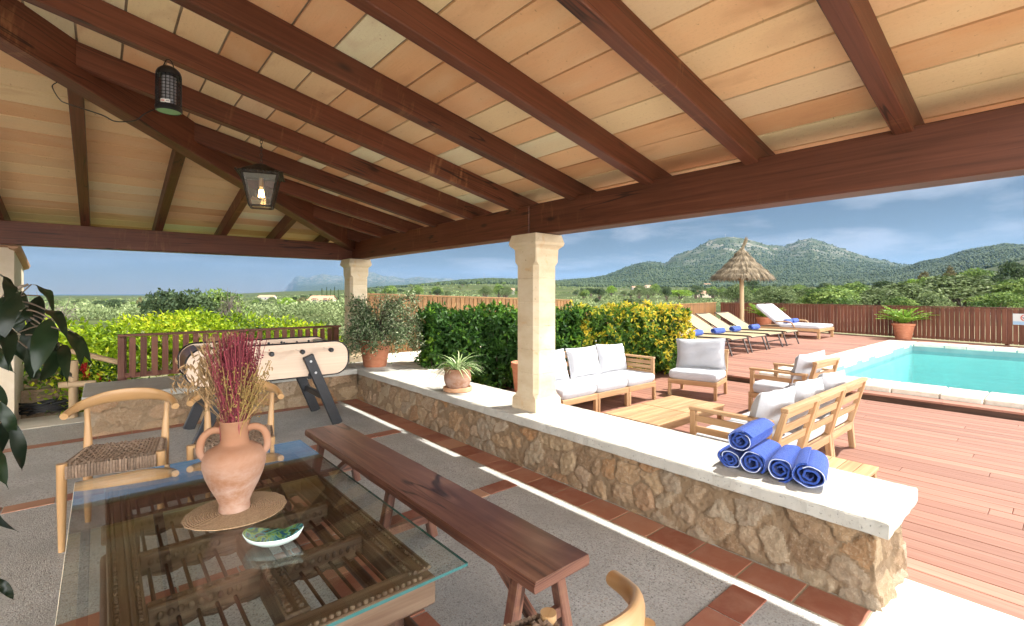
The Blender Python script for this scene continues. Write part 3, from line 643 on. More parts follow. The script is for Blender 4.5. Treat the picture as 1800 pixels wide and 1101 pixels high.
for sx in (1, -1):   # hips: a deep timber under the line where the two slopes meet
    p = (BX + .3, BY + .3) if sx > 0 else (-5.6, 8.4); q = (RX + .02 * sx, 3.82); dz = 0.30; b = MB()
    zc = lambda y: zy(y) + RH - dz / 2
    b.bar((p[0], p[1], zc(p[1])), (q[0], q[1], zc(q[1])), 0.15, dz, ch=.008); rpart(b, 'hip_rafter', 'beam_wood')
# clay tiles lie on the rafters; real gaps show the mortar above
def slope_tiles(name, bays, rows, P):
    b = MB()
    for y0, y1 in bays:
        for r0, r1 in rows:
            h = random.uniform(0, .003)
            vs = [P(r0 + .0075, y0 + .002, h), P(r1 - .0075, y0 + .002, h), P(r1 - .0075, y1 - .002, h), P(r0 + .0075, y1 - .002, h)]
            vs += [P(r0 + .0075, y0 + .002, .03), P(r1 - .0075, y0 + .002, .03), P(r1 - .0075, y1 - .002, .03), P(r0 + .0075, y1 - .002, .03)]
            ou, ov = random.random() * 60, random.random() * 60; w_, l_ = r1 - r0, y1 - y0
            b.add(vs, [[3, 2, 1, 0], [0, 1, 5, 4], [1, 2, 6, 5], [2, 3, 7, 6], [3, 0, 4, 7]], [(ou, ov), (ou, ov + w_), (ou + l_, ov + w_), (ou + l_, ov)] * 2)
    return rpart(b, name, 'ceiling_clay')
PR = lambda r, y, h: (BX - r, y, RBOT + RH + SL * r + h + .002)
PLf = lambda r, x, h: (x, BY - r, RBOT + RH + SL * r + h + .002)
PW = lambda r, y, h: (-5.3 + r, y, RBOT + RH + SL * r + h + .002)
ys = [-0.62, -0.3] + [0.605 + .8 * k for k in range(10)] + [8.75]
rr = [-0.735 + .245 * k for k in range(21)]
slope_tiles('ceiling_tiles', list(zip(ys[:-1], ys[1:])), [(a, c) for a, c in zip(rr[:-1], rr[1:]) if c < 4.32], PR)
xs = [-5.9, -5.3, -4.5, -3.9, -3.15, -2.4, -1.65, -0.9, -0.15, 0.6, 1.37, 2.1, 2.85, 3.9]
slope_tiles('ceiling_tiles', list(zip(xs[:-1], xs[1:])), [(a, c) for a, c in zip(rr[:-1], rr[1:]) if c < 4.4], PLf)
slope_tiles('ceiling_tiles', [(y, y + .8) for y in np.arange(-0.62, 8.2, .8)], [(a, c) for a, c in zip(rr[:-1], rr[1:]) if c < 4.32], PW)
b = MB()
def cover(h0, h1, mi):
    e = 0.745
    zr = lambda r, h: RBOT + RH + SL * r + h
    for h in (h0, h1):
        b.add([(BX + e, -.64, zr(-e, h)), (BX + e, BY + e, zr(-e, h)), (RX, 3.8, zr(4.3, h)), (RX, -.64, zr(4.3, h))], [[0, 1, 2, 3]], mi=mi)
        b.add([(-5.3 - e, -.64, zr(-e, h)), (-5.3 - e, BY + e, zr(-e, h)), (RX, 3.8, zr(4.3, h)), (RX, -.64, zr(4.3, h))], [[3, 2, 1, 0]], mi=mi)
        b.add([(BX + e, BY + e, zr(-e, h)), (-5.3 - e, BY + e, zr(-e, h)), (RX, 3.8, zr(4.3, h))], [[0, 1, 2]], mi=mi)
cover(.016, .0161, 0); cover(.06, .10, 1)
rpart(b, 'mortar_and_roof_tiles', ['mortar', 'roof_clay'])
b = MB()
for k in range(60):                                         # rounded roof tiles along the eaves
    y = -0.55 + k * 0.155; b.tube([(BX + .76, y, RBOT + RH - SL * .76 + .075), (BX - .3, y, RBOT + RH + SL * .3 + .09)], .06, 8)
    x = -5.8 + k * 0.16; b.tube([(x, BY + .76, RBOT + RH - SL * .76 + .075), (x, BY - .3, RBOT + RH + SL * .3 + .09)], .06, 8)
rpart(b, 'eaves_tiles', 'roof_clay')
# ---------------------------------------------------------------- terrace furniture
def ell(c, t, up, a, bb, n=12):
    """ellipse ring around c, across direction t; a sideways, bb along up"""
    t = Vector(t).normalized(); s = t.cross(Vector(up)).normalized(); u = s.cross(t)
    return [Vector(c) + s * a * math.cos(2 * math.pi * k / n) + u * bb * math.sin(2 * math.pi * k / n) for k in range(n)]
def cat(pts, k=6):
    """smooth curve through points"""
    P = [Vector(p) for p in pts]; P = [P[0] * 2 - P[1]] + P + [P[-1] * 2 - P[-2]]; out = []
    for i in range(1, len(P) - 2):
        for j in range(k):
            t = j / k; a, b_, c, d = P[i - 1:i + 3]
            out.append(0.5 * ((2 * b_) + (c - a) * t + (2 * a - 5 * b_ + 4 * c - d) * t * t + (3 * b_ - a - 3 * c + d) * t ** 3))
    return out + [P[-2]]
def make_chair(loc, rz, label):
    t = thing('elbow_chair', label, 'chair', loc, rz, 'elbow chairs around the glass table')
    for s in (-1, 1):
        b = MB(); b.tube([(s * .25, 0, 0), (s * .25, 0, .3), (s * .25, 0, .545)], [.017, .024, .027], 14); b.build('front_leg', 'pale_ash', t, 40)
        b = MB(); b.tube(cat([(s * .215, -.43, 0), (s * .22, -.45, .35), (s * .225, -.475, .62), (s * .235, -.49, .815)]), [.017 + .011 * math.sin(math.pi * min(1, i / 14)) for i in range(19)], 14); b.build('rear_leg', 'pale_ash', t, 40)
    b = MB()
    for z in (.505,):
        b.tube([(-.25, 0, z), (.25, 0, z)], .016, 10); b.tube([(-.22, -.45, z), (.22, -.45, z)], .016, 10)
        for s in (-1, 1): b.tube([(s * .25, 0, z - .02), (s * .22, -.45, z - .02)], .016, 10)
    b.build('seat_frame', 'pale_ash', t, 40)
    b = MB(); n = 20                                          # woven seat: cord over and under
    for i in range(n):
        f = (i + .5) / n; x = -.225 + .45 * f; k = 0.93 + .07 * 1
        b.tube([(x, .018, .475), (x, .02, .505)] + [(x * (1 - .1 * g), -.45 * g, .528 - .022 * math.sin(math.pi * g) * math.sin(math.pi * f) + .0045 * (1 if (j + i // 2) % 2 else -1)) for j, g in enumerate(np.linspace(.02, .98, 23))] + [(x * .9, -.468, .5)], .0085, 5)
        y = -.012 - .43 * f
        b.tube([(-.255 + .03 * f, y, .468), (-.258 + .03 * f, y, .505)] + [((-.24 + .48 * g) * (1 - .1 * f), y, .528 - .022 * math.sin(math.pi * f) * math.sin(math.pi * g) + .0045 * (-1 if (j + i // 2) % 2 else 1)) for j, g in enumerate(np.linspace(.02, .98, 23))] + [(.258 - .03 * f, y, .505), (.255 - .03 * f, y, .468)], .0085, 5)
    for i in range(30):                                       # wrapped front edge
        x = -.222 + .444 * i / 29; b.tube([(x, .021, .53), (x, .03, .505), (x, .022, .452)], .0085, 5)
        y = -.02 - .42 * i / 29
        for s in (-1, 1): b.tube([(s * (.262 - .035 * i / 29), y, .522), (s * (.268 - .035 * i / 29), y, .49), (s * (.258 - .035 * i / 29), y, .45)], .0085, 5)
    b.build('woven_seat', 'paper_cord', t, 60)
    pth = cat([(.305, -.27, .785), (.29, -.35, .8), (.245, -.44, .823), (.14, -.53, .845), (0, -.56, .852), (-.14, -.53, .845), (-.245, -.44, .823), (-.29, -.35, .8), (-.305, -.27, .785)], 5)
    m = len(pth); rings = []
    for i, p in enumerate(pth):
        g = math.sin(math.pi * i / (m - 1)); tt = pth[min(i + 1, m - 1)] - pth[max(i - 1, 0)]
        rings.append(ell(p, tt, (0, .25 * g, 1), .024 - .007 * g, .023 + .026 * g ** 2, 14))
    b = MB(); b.loft(rings); b.build('crest_rail', 'pale_ash', t, 50)
    return t
make_chair((.06, 4.04, 0), R(169), 'pale wood elbow chair in full view at the far left of the glass table')
make_chair((.716, 3.93, 0), R(163), 'pale wood elbow chair half hidden behind the clay jar of dried flowers')
make_chair((.885, 1.195, 0), R(-14), 'pale wood elbow chair at the near end of the table, mostly cut off')

# bench on splayed trestles
t = thing('wooden_bench', 'long narrow dark brown wooden bench with splayed trestle legs beside the glass table', 'bench', (1.48, 1.4, 0))
b = MB(); n = 40; rings = []
for i in range(n + 1):
    y = 2.84 * i / n; w_ = .163 + .0015 * math.sin(y * 5) + .001 * math.sin(y * 13 + 1); q = .0008 * math.sin(y * 31)
    rings.append([(-w_ + q, y, .4), (w_ + q, y, .4), (w_ + .004 + q, y, .425), (w_ - .004 + q, y, .449), (0, y, .451), (-w_ + .004 + q, y, .449), (-w_ - .004 + q, y, .425)])
b.loft(rings, r=.5); b.build('seat_plank', 'bench_wood', t)
for y, k in ((.16, 1), (1.36, 1), (2.6, 1)):
    b = MB(); b.bar((-.135, y, .375), (.135, y, .375), .06, .05, ch=.005); b.build('cross_batten', 'bench_wood', t)
    for s in (-1, 1): b = MB(); b.bar((s * .105, y, .4), (s * .19, y, .0), .052, .058, up=(0, 1, 0), ch=.005); b.build('leg', 'bench_wood', t)
    b = MB(); b.bar((-.165, y, .13), (.165, y, .13), .035, .05, ch=.004); b.build('stretcher', 'bench_wood', t)
b = MB(); b.bar((0, .16, .12), (0, .62, .405), .05, .035, ch=.004); b.build('brace', 'bench_wood', t)
b = MB(); b.bar((0, 2.6, .12), (0, 2.14, .405), .05, .035, ch=.004); b.build('brace', 'bench_wood', t)

# glass table over a carved antique window grille
GX0, GX1, GY0, GY1 = -.09, .885, 1.25, 2.94
TK = 1.247                                   # the table is low: its top stands 0.54 above the floor, surveyed from the beam mirrored in it
def kt(b): b.v = [(x * TK, y * TK, EYE - (EYE - z) * TK) for x, y, z in b.v]; return b
t = thing('glass_table', 'glass topped table with a carved antique wooden grille under the glass', 'table', (.5, 2.62, 0))
b = MB(); b.box(GX0, GX1, GY0, GY1, .737, .75, .0015)
for i, f in enumerate(b.f):
    zs = [b.v[j][2] for j in f]
    if max(zs) - min(zs) > .004: b.mi[i] = 1
under(t, kt(b).build('glass_top', ['clear_glass', 'glass_edge']))
b = MB(); fx0, fx1, fy0, fy1 = .07, .77, 1.38, 2.86
for x in (fx0, fx1): o_ = -.05 if x < .4 else .005; b.box(x + o_, x + o_ + .045, fy0, fy1, .62, .70, .006); o_ = .008 if x < .4 else -.03; b.box(x + o_, x + o_ + .022, fy0, fy1, .625, .692, .004)
for y in (fy0, fy1): b.box(fx0 - .05, fx1 + .05, y - .045, y + .045, .605, .695, .006)
xs_ = (fx0 + .055, fx1 - .055)
for x in (fx0 - .05, fx0 + .001, fx1 - .001, fx1 + .05):
    b.tube([(x, fy0, .702), (x, fy1, .702)], .007, 6)
    for k in range(74): b.sphere((x + (.014 if x < .4 else -.014), fy0 + .01 + k * .02, .702), .0065, n=6)
for y in (fy0 - .03, fy1 + .03):
    for k in range(36): b.sphere((fx0 + k * .02, y, .7), .008, n=6)
under(t, kt(b).build('grille_frame', 'old_wood', None, 40))
for y in (1.74, 2.1, 2.47):
    b = MB(); b.box(fx0 + .03, fx1 - .03, y - .022, y + .022, .63, .70, .005); b.box(fx0 + .03, fx1 - .03, y + .026, y + .036, .63, .688, .003)
    for k in range(24):
        x = fx0 + .06 + k * .025
        if 8 < k < 14: continue
        b.sphere((x, y - .03, .675), .009, .005, .012, 8); b.sphere((x, y + .004, .7), .009, .011, .004, 8)
    pts = [(fx0 + .06 + .58 * i / 30, y + .0, .628 - .012 * abs(math.sin(i * .63))) for i in range(31)]; b.tube(pts, .012, 6)
    under(t, kt(b).build('carved_rail', 'old_wood', None, 40))
b = MB(); b.box(.39, .46, fy0 + .045, 1.71, .615, .702, .006); b.box(.39, .46, 1.77, 2.07, .615, .69, .006)
for k in range(14):
    b.sphere((.405, fy0 + .07 + k * .022, .705), .011, n=8); b.sphere((.44, fy0 + .07 + k * .022, .703), .009, n=8)
under(t, kt(b).build('carved_mullion', 'old_wood', None, 40))
b = MB()
for k in range(13):
    x = fx0 + .055 + k * .0492
    if .37 < x < .48: continue
    b.tube([(x, fy0 + .04, .648), (x, fy1 - .04, .648)], .006, 6)
under(t, kt(b).build('grille_bars', 'dark_old_wood_and_shade', None, 40))
for x in (.1, .74):
    for y in (1.47, 2.72): b = MB(); b.tube([(x, y, .317), (x, y, .45), (x, y, .61)], [.027, .034, .03], 12); b.sphere((x, y, .43), .042, .042, .03); under(t, kt(b).build('leg', 'dark_old_wood_and_shade', None, 40))
for y in (1.47, 2.72): b = MB(); b.bar((.0, y, .56), (.86, y, .56), .06, .07, ch=.006); under(t, kt(b).build('bearer', 'old_wood'))
b = MB(); b.tube([(.83, 1.22, .42), (.83, 2.8, .42)], .024, 10); under(t, kt(b).build('stretcher', 'dark_old_wood_and_shade', None, 40))
b = MB(); b.tube([(.02, 1.22, .42), (.02, 2.8, .42)], .024, 10); under(t, kt(b).build('stretcher', 'dark_old_wood_and_shade', None, 40))

# placemat, jar, dried flowers, dish
JX, JY = .4, 2.15
b = MB(); n = 64; rings = []
for rr_, z in ((.001, .0035), (.06, .004), (.12, .0045), (.165, .004), (.178, .003), (.178, 0.0)):
    rings.append([(rr_ * (1 + (.012 * math.sin(17 * q) if rr_ > .15 else 0)) * math.cos(q), rr_ * .93 * math.sin(q), z + (.002 if rr_ > .1 else 0) * math.sin(2 * q)) for q in (2 * math.pi * k / n for k in range(n))])
b.loft(rings); o = b.build('placemat', 'esparto', None, 60); o.location = ((JX + .005) * TK, (JY - .01) * TK, .5405); o.scale = (TK,) * 3; tag(o, 'round woven esparto mat on the glass table', 'placemat')
t = thing('clay_jar', 'two handled terracotta jar with lime stains holding dried flowers on the glass table', 'jar', (JX * TK, JY * TK, .547), R(-15)); t.scale = (TK,) * 3
prof = [(.001, 0), (.064, 0), (.066, .006), (.063, .03), (.075, .06), (.1, .105), (.12, .15), (.13, .185), (.132, .205), (.128, .23), (.114, .253), (.088, .268), (.067, .276), (.059, .286), (.056, .31), (.057, .35), (.061, .367), (.064, .373), (.062, .377), (.055, .375), (.051, .36), (.049, .3), (.001, .29)]
prof = [(r_ * .84 if z > .01 else r_ * .84, z * .93) for r_, z in prof]
b = MB(); b.lathe(prof, 48, wob=.006); b.build('body', 'weathered_clay', t, 45)
for s in (-1, 1):
    b = MB(); p = cat([(s * .044, 0, .312), (s * .072, 0, .316), (s * .1, 0, .3), (s * .114, 0, .268), (s * .115, 0, .235), (s * .1, 0, .21)], 5); b.tube(p, .0105, 10, flat=1.35); b.build('handle', 'weathered_clay', t, 50)
g = thing('dried_flowers', 'bunch of dried oats, dark red millet and golden grass standing in the clay jar', 'flowers', (JX * TK, JY * TK, .95), R(40.5) * -1); g.scale = (TK,) * 3
# local x runs to the right as the jar is seen from the table's near corner
def stalks(name, mat, n, spread, top, head):
    b = MB()
    for i in range(n):
        x0, y0 = random.uniform(-.04, .04), random.uniform(-.035, .035); a = random.gauss(spread[0], spread[1]); c = random.gauss(0, .05); h = random.uniform(*top)
        x0 = max(-.05, min(.05, x0 + a * .12))
        P = [(x0 * .6, y0 * .6, -.14), (x0, y0, 0), (x0 + a * .45, y0 + c * .5, h * .5), (x0 + a, y0 + c, h)]
        P = cat(P, 3); b.tube(P, .0013, 3, cap=False); head(b, P, h)
    b.build(name, mat, g)
def oat(b, P, h):
    for k in range(9):
        p = P[-1].lerp(P[-4], random.random() * 1.0) + Vector((random.gauss(0, .014), random.gauss(0, .014), random.gauss(0, .01))); d = Vector((random.gauss(-.35, .35), random.gauss(0, .4), random.choice((1, 1, -.6)))).normalized() * random.uniform(.025, .042)
        s = d.orthogonal().normalized() * .0042; u = d.cross(s).normalized() * .0042
        b.add([p, p + d * .4 + s, p + d * .4 + u, p + d * .4 - s, p + d * .4 - u, p + d], [[0, 1, 2], [0, 2, 3], [0, 3, 4], [0, 4, 1], [5, 2, 1], [5, 3, 2], [5, 4, 3], [5, 1, 4]])
def beadhead(size, n, sp, low):
    def f(b, P, h):
        for k in range(n):
            p = P[-1].lerp(P[3], random.random() * low) + Vector((random.gauss(0, sp), random.gauss(0, sp), random.gauss(0, .012))); s = size * random.uniform(.7, 1.2)
            b.add([p + Vector(v) * s for v in ((1, 0, 0), (0, 1, 0), (-1, 0, 0), (0, -1, 0), (0, 0, 1), (0, 0, -1))], [[0, 1, 4], [1, 2, 4], [2, 3, 4], [3, 0, 4], [1, 0, 5], [2, 1, 5], [3, 2, 5], [0, 3, 5]])
    return f
stalks('oat_stems', 'oat_straw', 60, (-.066, .026), (.2, .36), oat)
stalks('oat_stems', 'oat_straw', 5, (-.2, .03), (.12, .2), oat)
stalks('red_millet', 'red_amaranth', 300, (.01, .0125), (.24, .37), beadhead(.0034, 17, .006, .9))
stalks('golden_grass', 'gold_grass', 70, (.062, .019), (.1, .26), beadhead(.004, 9, .011, .6))
# dish
b = MB(); n = 40; rings = []
for s_, z in ((.001, 0.002), (.5, 0), (.62, .003), (.85, .016), (1.0, .034), (.985, .037), (.96, .034), (.82, .018), (.6, .0085), (.001, .007)):
    g_ = []
    for k in range(n):
        q = 2 * math.pi * k / n; rx_ = .083 * (1 + .16 * abs(math.cos(q)) ** 6); ry_ = .052
        g_.append((rx_ * s_ * math.cos(q), ry_ * s_ * math.sin(q), z + (.012 * math.cos(2 * q) + .006 * math.sin(3 * q) if s_ > .9 else 0)))
    rings.append(g_)
t = thing('ceramic_dish', 'small boat shaped dish glazed green and blue inside on the glass table', 'dish', (.447 * TK, 1.775 * TK, .5405), R(-28)); t.scale = (TK,) * 3
b.loft(rings[:6], cap=False); b.build('bowl', 'ceramic_white', t, 60); b = MB(); b.loft(rings[5:], cap=True); b.build('glaze', 'glazed_ceramic', t, 60)

# football table
t = thing('football_table', 'pale wood football table with rounded ends and black splayed legs in the corner', 'football table', (1.51, 6.35, 0), R(-1.5))
def rrect(x0, x1, z0, z1, r_, k=9):
    out = []
    for cx, cz, a0 in ((x1 - r_, z1 - r_, 0), (x0 + r_, z1 - r_, 90), (x0 + r_, z0 + r_, 180), (x1 - r_, z0 + r_, 270)):
        for i in range(k + 1): q = R(a0 + 90 * i / k); out.append((cx + r_ * math.cos(q), cz + r_ * math.sin(q)))
    return out
FO = rrect(-.84, .86, .615, 1.02, .17)
for y0, y1, nm in ((-.405, -.375, 'front_panel'), (.375, .405, 'rear_panel')):
    b = MB(); b.prism(FO, 'y', y0, y1); pn = b.build(nm, 'table_laminate', t)
    for yy in (y0, y1):
        b = MB(); b.tube([(x, yy + (.002 if yy == y0 else -.002), z) for x, z in FO + FO[:2]], .0085, 6, cap=False); b.build('edge_trim', 'black_plastic', pn, 60)
b = MB(); inn = rrect(-.825, .845, .63, 1.005, .155)
for sl in (list(range(11, 30)), list(range(30, 40)) + list(range(0, 9))):
    pts = [inn[i] for i in sl]
    b = MB()
    for (xa, za), (xb, zb_) in zip(pts[:-1], pts[1:]): b.add([(xa, -.375, za), (xb, -.375, zb_), (xb, .375, zb_), (xa, .375, za)], [[0, 1, 2, 3]])
    b.build('end_cabinet', 'red_brown_panel', t, 60)
_ = 0
b = MB(); b.box(-.66, .68, -.374, .374, .62, .86, .002); b.box(-.66, -.645, -.374, .374, .86, .99, .002); b.box(.665, .68, -.374, .374, .86, .99, .002); b.build('playfield', 'pitch_field', t)
for i in range(8):
    x = -.56 + i * .16; b = MB(); front = i % 2 == 1; ya, yb = (-.70, .42) if front else (-.42, .70)
    b.tube([(x, ya + .06, .945), (x, yb - .06, .945)], .0085, 8); rod = b.build('rod', 'chrome', t, 40)
    ye = ya if front else yb; s = -1 if front else 1
    b = MB(); b.tube([(x, ye + .09 * -s, .945), (x, ye + .07 * -s, .945), (x, ye + .01 * -s, .945), (x, ye, .945)], [.015, .024, .027, .02], 12); b.build('handle', 'black_plastic', rod, 40)
    for k in range((3, 2, 5, 3, 3, 5, 2, 3)[i]):
        b = MB()
        n_ = (3, 2, 5, 3, 3, 5, 2, 3)[i]; y = (k - (n_ - 1) / 2) * .62 / n_
        b.box(x - .012, x + .012, y - .018, y + .018, .885, .965, .006); b.sphere((x, y, .982), .016, n=8); b.box(x - .02, x + .016, y - .012, y + .012, .868, .89, .004)
        b.build('player', 'black_plastic' if i % 3 else 'red_brown_panel', rod, 40)
for xt, xb, s in ((.4, .72, 1), (-.42, -.74, -1)):
    for y in (-.432, .432):
        b = MB(); b.bar((xt - .035 * s, y, .87), (xb, y, 0), .05, .12, up=(1, 0, 0), ch=.008); lg = b.build('leg', 'black_paint', t)
        b = MB()
        for f in (.08, .24): p = Vector((xt - .035 * s, y, .87)).lerp(Vector((xb, y, 0)), f); sg = -1 if y < 0 else 1; b.tube([p + Vector((0, sg * .024, 0)), p + Vector((0, sg * .031, 0))], .014, 10)
        b.build('bolt', 'bolt_steel', lg)
    xm = xt + (xb - xt) * .6; b = MB(); b.bar((xm, -.41, .33), (xm, .41, .33), .05, .07, ch=.006); b.build('crossbar', 'black_paint', t)
    xm = xt; b = MB(); b.bar((xm, -.41, .62), (xm, .41, .62), .05, .07, ch=.006); b.build('crossbar', 'black_paint', t)
b = MB()
for x in (-.2, .13, .3, .46, .62, .74):
    z = .955 - .12 * abs(math.sin(x * 9)) if x < .4 else .975; b.tube([(x, -.404, z), (x, -.4085, z)], .006, 8)
b.build('screw', 'bolt_steel', t)

# ---------------------------------------------------------------- hanging things
zp = (.33, 3.77)
t = thing('insect_killer', 'black bell shaped insect killer lamp hung from a rafter', 'lamp', (zp[0], zp[1], 2.765))
b = MB(); b.lathe([(.001, .292), (.02, .29), (.045, .278), (.062, .26), (.07, .24), (.07, .225)], 28); b.build('hood', 'black_plastic', t, 50)
b = MB(); b.lathe([(.066, .0), (.074, .006), (.074, .03), (.07, .036), (.066, .036)], 28, cap=False); b.build('base_ring', 'black_plastic', t, 50)
b = MB(); b.lathe([(.001, .006), (.066, .004), (.066, .012), (.001, .012)], 28); b.build('tray', 'lamp_green', t)
b = MB()
for k in range(20): q = 2 * math.pi * k / 20; b.tube([(.068 * math.cos(q), .068 * math.sin(q), .03), (.068 * math.cos(q), .068 * math.sin(q), .23)], .0028, 5)
for k in range(9): z = .05 + .0205 * k; b.tube([(.0665 * math.cos(2 * math.pi * i / 28), .0665 * math.sin(2 * math.pi * i / 28), z) for i in range(29)], .0022, 4, cap=False)
b.build('cage', 'black_plastic', t)
b = MB(); b.tube([(.02, 0, .04), (.02, 0, .23)], .014, 10); b.tube([(-.02, 0, .04), (-.02, 0, .23)], .014, 10); b.lathe([(.04, .04), (.04, .22)], 20); b.build('tube_lamp', 'label_grey', t, 40)
d_ = Vector((-zp[0], -zp[1], 0)).normalized(); q0 = math.atan2(d_.y, d_.x) - .25
b = MB()
for z0, z1, a0, a1, mi in ((.037, .057, -.35, .35, 0), (.043, .05, -.3, -.05, 1), (.044, .05, .05, .3, 2)):
    rr2 = .0745 if mi == 0 else .0752
    for i in range(8):
        a, c = a0 + (a1 - a0) * i / 8 + q0, a0 + (a1 - a0) * (i + 1) / 8 + q0
        b.add([(rr2 * math.cos(a), rr2 * math.sin(a), z0), (rr2 * math.cos(c), rr2 * math.sin(c), z0), (rr2 * math.cos(c), rr2 * math.sin(c), z1), (rr2 * math.cos(a), rr2 * math.sin(a), z1)], [[0, 1, 2, 3]], mi=mi)
b.build('label', ['label_white', 'label_red', 'label_grey'], t)
b = MB(); b.tube(cat([(-.03, 0, .282), (-.012, 0, .33), (.012, 0, .33), (.03, 0, .282)], 4), .003, 6); b.build('hanger', 'black_iron', t)
h0 = Vector((zp[0], zp[1], 2.79)); a0 = pix(222, 214, 3.0); a1 = pix(178, 202, 3.02); a2 = pix(92, 153, 3.28)
b = MB(); b.tube(cat([h0 + d_ * .0 + Vector((-.055, .045, 0)), pix(255, 200, 2.98), pix(240, 211, 2.97), a0, pix(200, 213, 3.0), a1, pix(120, 183, 3.1), pix(105, 175, 3.2), a2, a2 + Vector((.02, .04, .05))], 5), .0035, 6)
tag(b.build('power_cord', 'black_plastic', None, 60), 'thin black cord drooping from the insect killer to the hip beam', 'cord')
# lantern
t = thing('hanging_lantern', 'black iron lantern with lit bulb hanging on a chain from a rafter', 'lantern', (1.065, 4.62, 2.36), R(-18))
a, c, H_ = .084, .138, .27; b = MB()
for sx, sy in ((1, 1), (1, -1), (-1, -1), (-1, 1)): b.bar((sx * a, sy * a, 0), (sx * c, sy * c, H_), .016, .016, up=(sx, -sy, 0), ch=.002)
for s in (-1, 1):
    b.bar((-a, s * a, 0), (a, s * a, 0), .014, .016); b.bar((s * a, -a, 0), (s * a, a, 0), .014, .016)
    b.bar((-c, s * c, H_), (c, s * c, H_), .016, .02); b.bar((s * c, -c, H_), (s * c, c, H_), .016, .02)
b.build('frame', 'black_iron', t)
b = MB(); e = c + .034; b.add([(-e, -e, H_ + .005), (e, -e, H_ + .005), (e, e, H_ + .005), (-e, e, H_ + .005), (-.03, -.03, H_ + .1), (.03, -.03, H_ + .1), (.03, .03, H_ + .1), (-.03, .03, H_ + .1)],
    [[0, 1, 5, 4], [1, 2, 6, 5], [2, 3, 7, 6], [3, 0, 4, 7], [4, 5, 6, 7], [3, 2, 1, 0]])
for s in (-1, 1):
    for k in range(13):
        u = -e + 2 * e * k / 12; b.sphere((u, s * e, H_ + .008), .013, .008, .011, 6); b.sphere((s * e, u, H_ + .008), .008, .013, .011, 6)
b.build('roof', 'black_iron', t)
b = MB(); e2 = .004
for s in (-1, 1):
    b.add([(-a, s * a, .01), (a, s * a, .01), (c, s * c, H_), (-c, s * c, H_)], [[0, 1, 2, 3]]); b.add([(s * a, -a, .01), (s * a, a, .01), (s * c, c, H_), (s * c, -c, H_)], [[0, 1, 2, 3]])
b.build('glass_pane', 'lantern_glass', t)
b = MB(); b.sphere((0, 0, .115), .05, .05, .058, 20); b.lathe([(.03, .16), (.02, .185)], 14); bl = b.build('bulb', 'clear_glass', t, 60)
b = MB()
for k in range(5): q = 2 * math.pi * k / 5; b.tube([(.012 * math.cos(q), .012 * math.sin(q), .15), (.022 * math.cos(q), .022 * math.sin(q), .085)], .006, 6)
b.build('filament', 'bulb_glow', bl)
b = MB(); b.tube([(0, 0, .175), (0, 0, .25)], [.02, .018], 12); b.build('socket', 'brass', t, 40)
b = MB()
for k in range(9):
    z = H_ + .095 + k * .029; ring_ = [(.0095 * math.cos(q) * (1 if k % 2 else 0), .0095 * math.cos(q) * (0 if k % 2 else 1), z + .0185 * math.sin(q)) for q in (2 * math.pi * i / 10 for i in range(11))]; b.tube(ring_, .0034, 5, cap=False)
b.tube([(0, 0, H_ + .35), (0, 0, .62)], .005, 6); b.build('chain', 'black_iron', t)

# ---------------------------------------------------------------- towels
def towel(loc, rz, label, r0=.078, L=.36, tilt=0.0, group=None, ry=0.92, name='rolled_towel'):
    t = thing(name, label, 'towel', loc, rz, group); t.rotation_euler = (0, tilt, rz)
    sp = [];  turns = 2.7; n = 110; ph = random.random() * 6
    for i in range(n + 1):
        f = i / n; q = ph - turns * 2 * math.pi * (1 - f); r_ = .014 + (r0 - .014) * f ** .95 + .005 * math.sin(q * 2 + ph) * f + .0035 * math.sin(q * 5 + ph * 2) * math.sin(f * 9)
        sp.append(((r_ + 0) * math.cos(q) * 1.05, r_ * math.sin(q) * ry))
    th = .0095; b = MB(); m = 12; rows = []
    for k in range(m + 1):
        x = L * (k / m) - .0; e_ = min(k, m - k); rr_ = 1.0 if e_ > 1 else (.985 if e_ == 1 else .95)
        ring_ = []
        for side in (0, 1):
            for i in (range(n + 1) if side == 0 else range(n, -1, -1)):
                y, z = sp[i]; d = math.hypot(y, z) or 1; s_ = 1 + (th if side == 0 else -th * .35) / d * (1 if i > 6 else .4)
                wv = .004 * math.sin(x * 21 + i * .11) * (i / n) ** 2 + .006 * (i / n) * math.sin(i * .09 + ph) * (1 if e_ == 0 else 0)
                ring_.append((x + wv, y * s_ * rr_, z * s_ * rr_ + r0 * ry))
        rows.append(ring_)
    b.loft(rows, cap=False)
    N_ = 2 * (n + 1)
    for k in (0, m):
        o = k * N_
        for i in range(n): b.f.append([o + i, o + i + 1, o + N_ - 2 - i, o + N_ - 1 - i]); b.r.append(.5); b.mi.append(0)
    bd = b.build('terry_roll', 'blue_terry', t, 70, True)
    b = MB(); p = [(-.001 + .006 * math.sin(i * .09 + ph) * (i / n), sp[i][0] * .96, sp[i][1] * .96 + r0 * ry) for i in range(int(n * .6), int(n * .97))]; b.tube([(x, y * 1.06, (z - r0 * ry) * 1.06 + r0 * ry) for x, y, z in p], .0026, 5); b.build('hem', 'hem_white', t)
    return t
for y, x, rz_, lb, r_ in ((1.47, 3.13, 4, 'blue rolled towel at the left end of the pile on the wall', .066), (1.325, 3.12, 6, 'blue rolled towel on the wall, second from the left in the bottom row', .079),
                  (1.165, 3.13, 9, 'blue rolled towel on the wall, third from the left in the bottom row', .077), (1.005, 3.14, 14, 'blue rolled towel at the right end of the pile on the wall', .083)):
    towel((x, y, .462), R(rz_), lb, r_, .36, 0, 'rolled blue towels piled on the stone wall')
towel((3.13, 1.4, .582), R(2), 'blue rolled towel lying on top of the pile on the wall', .077, .37, -.04, 'rolled blue towels piled on the stone wall')
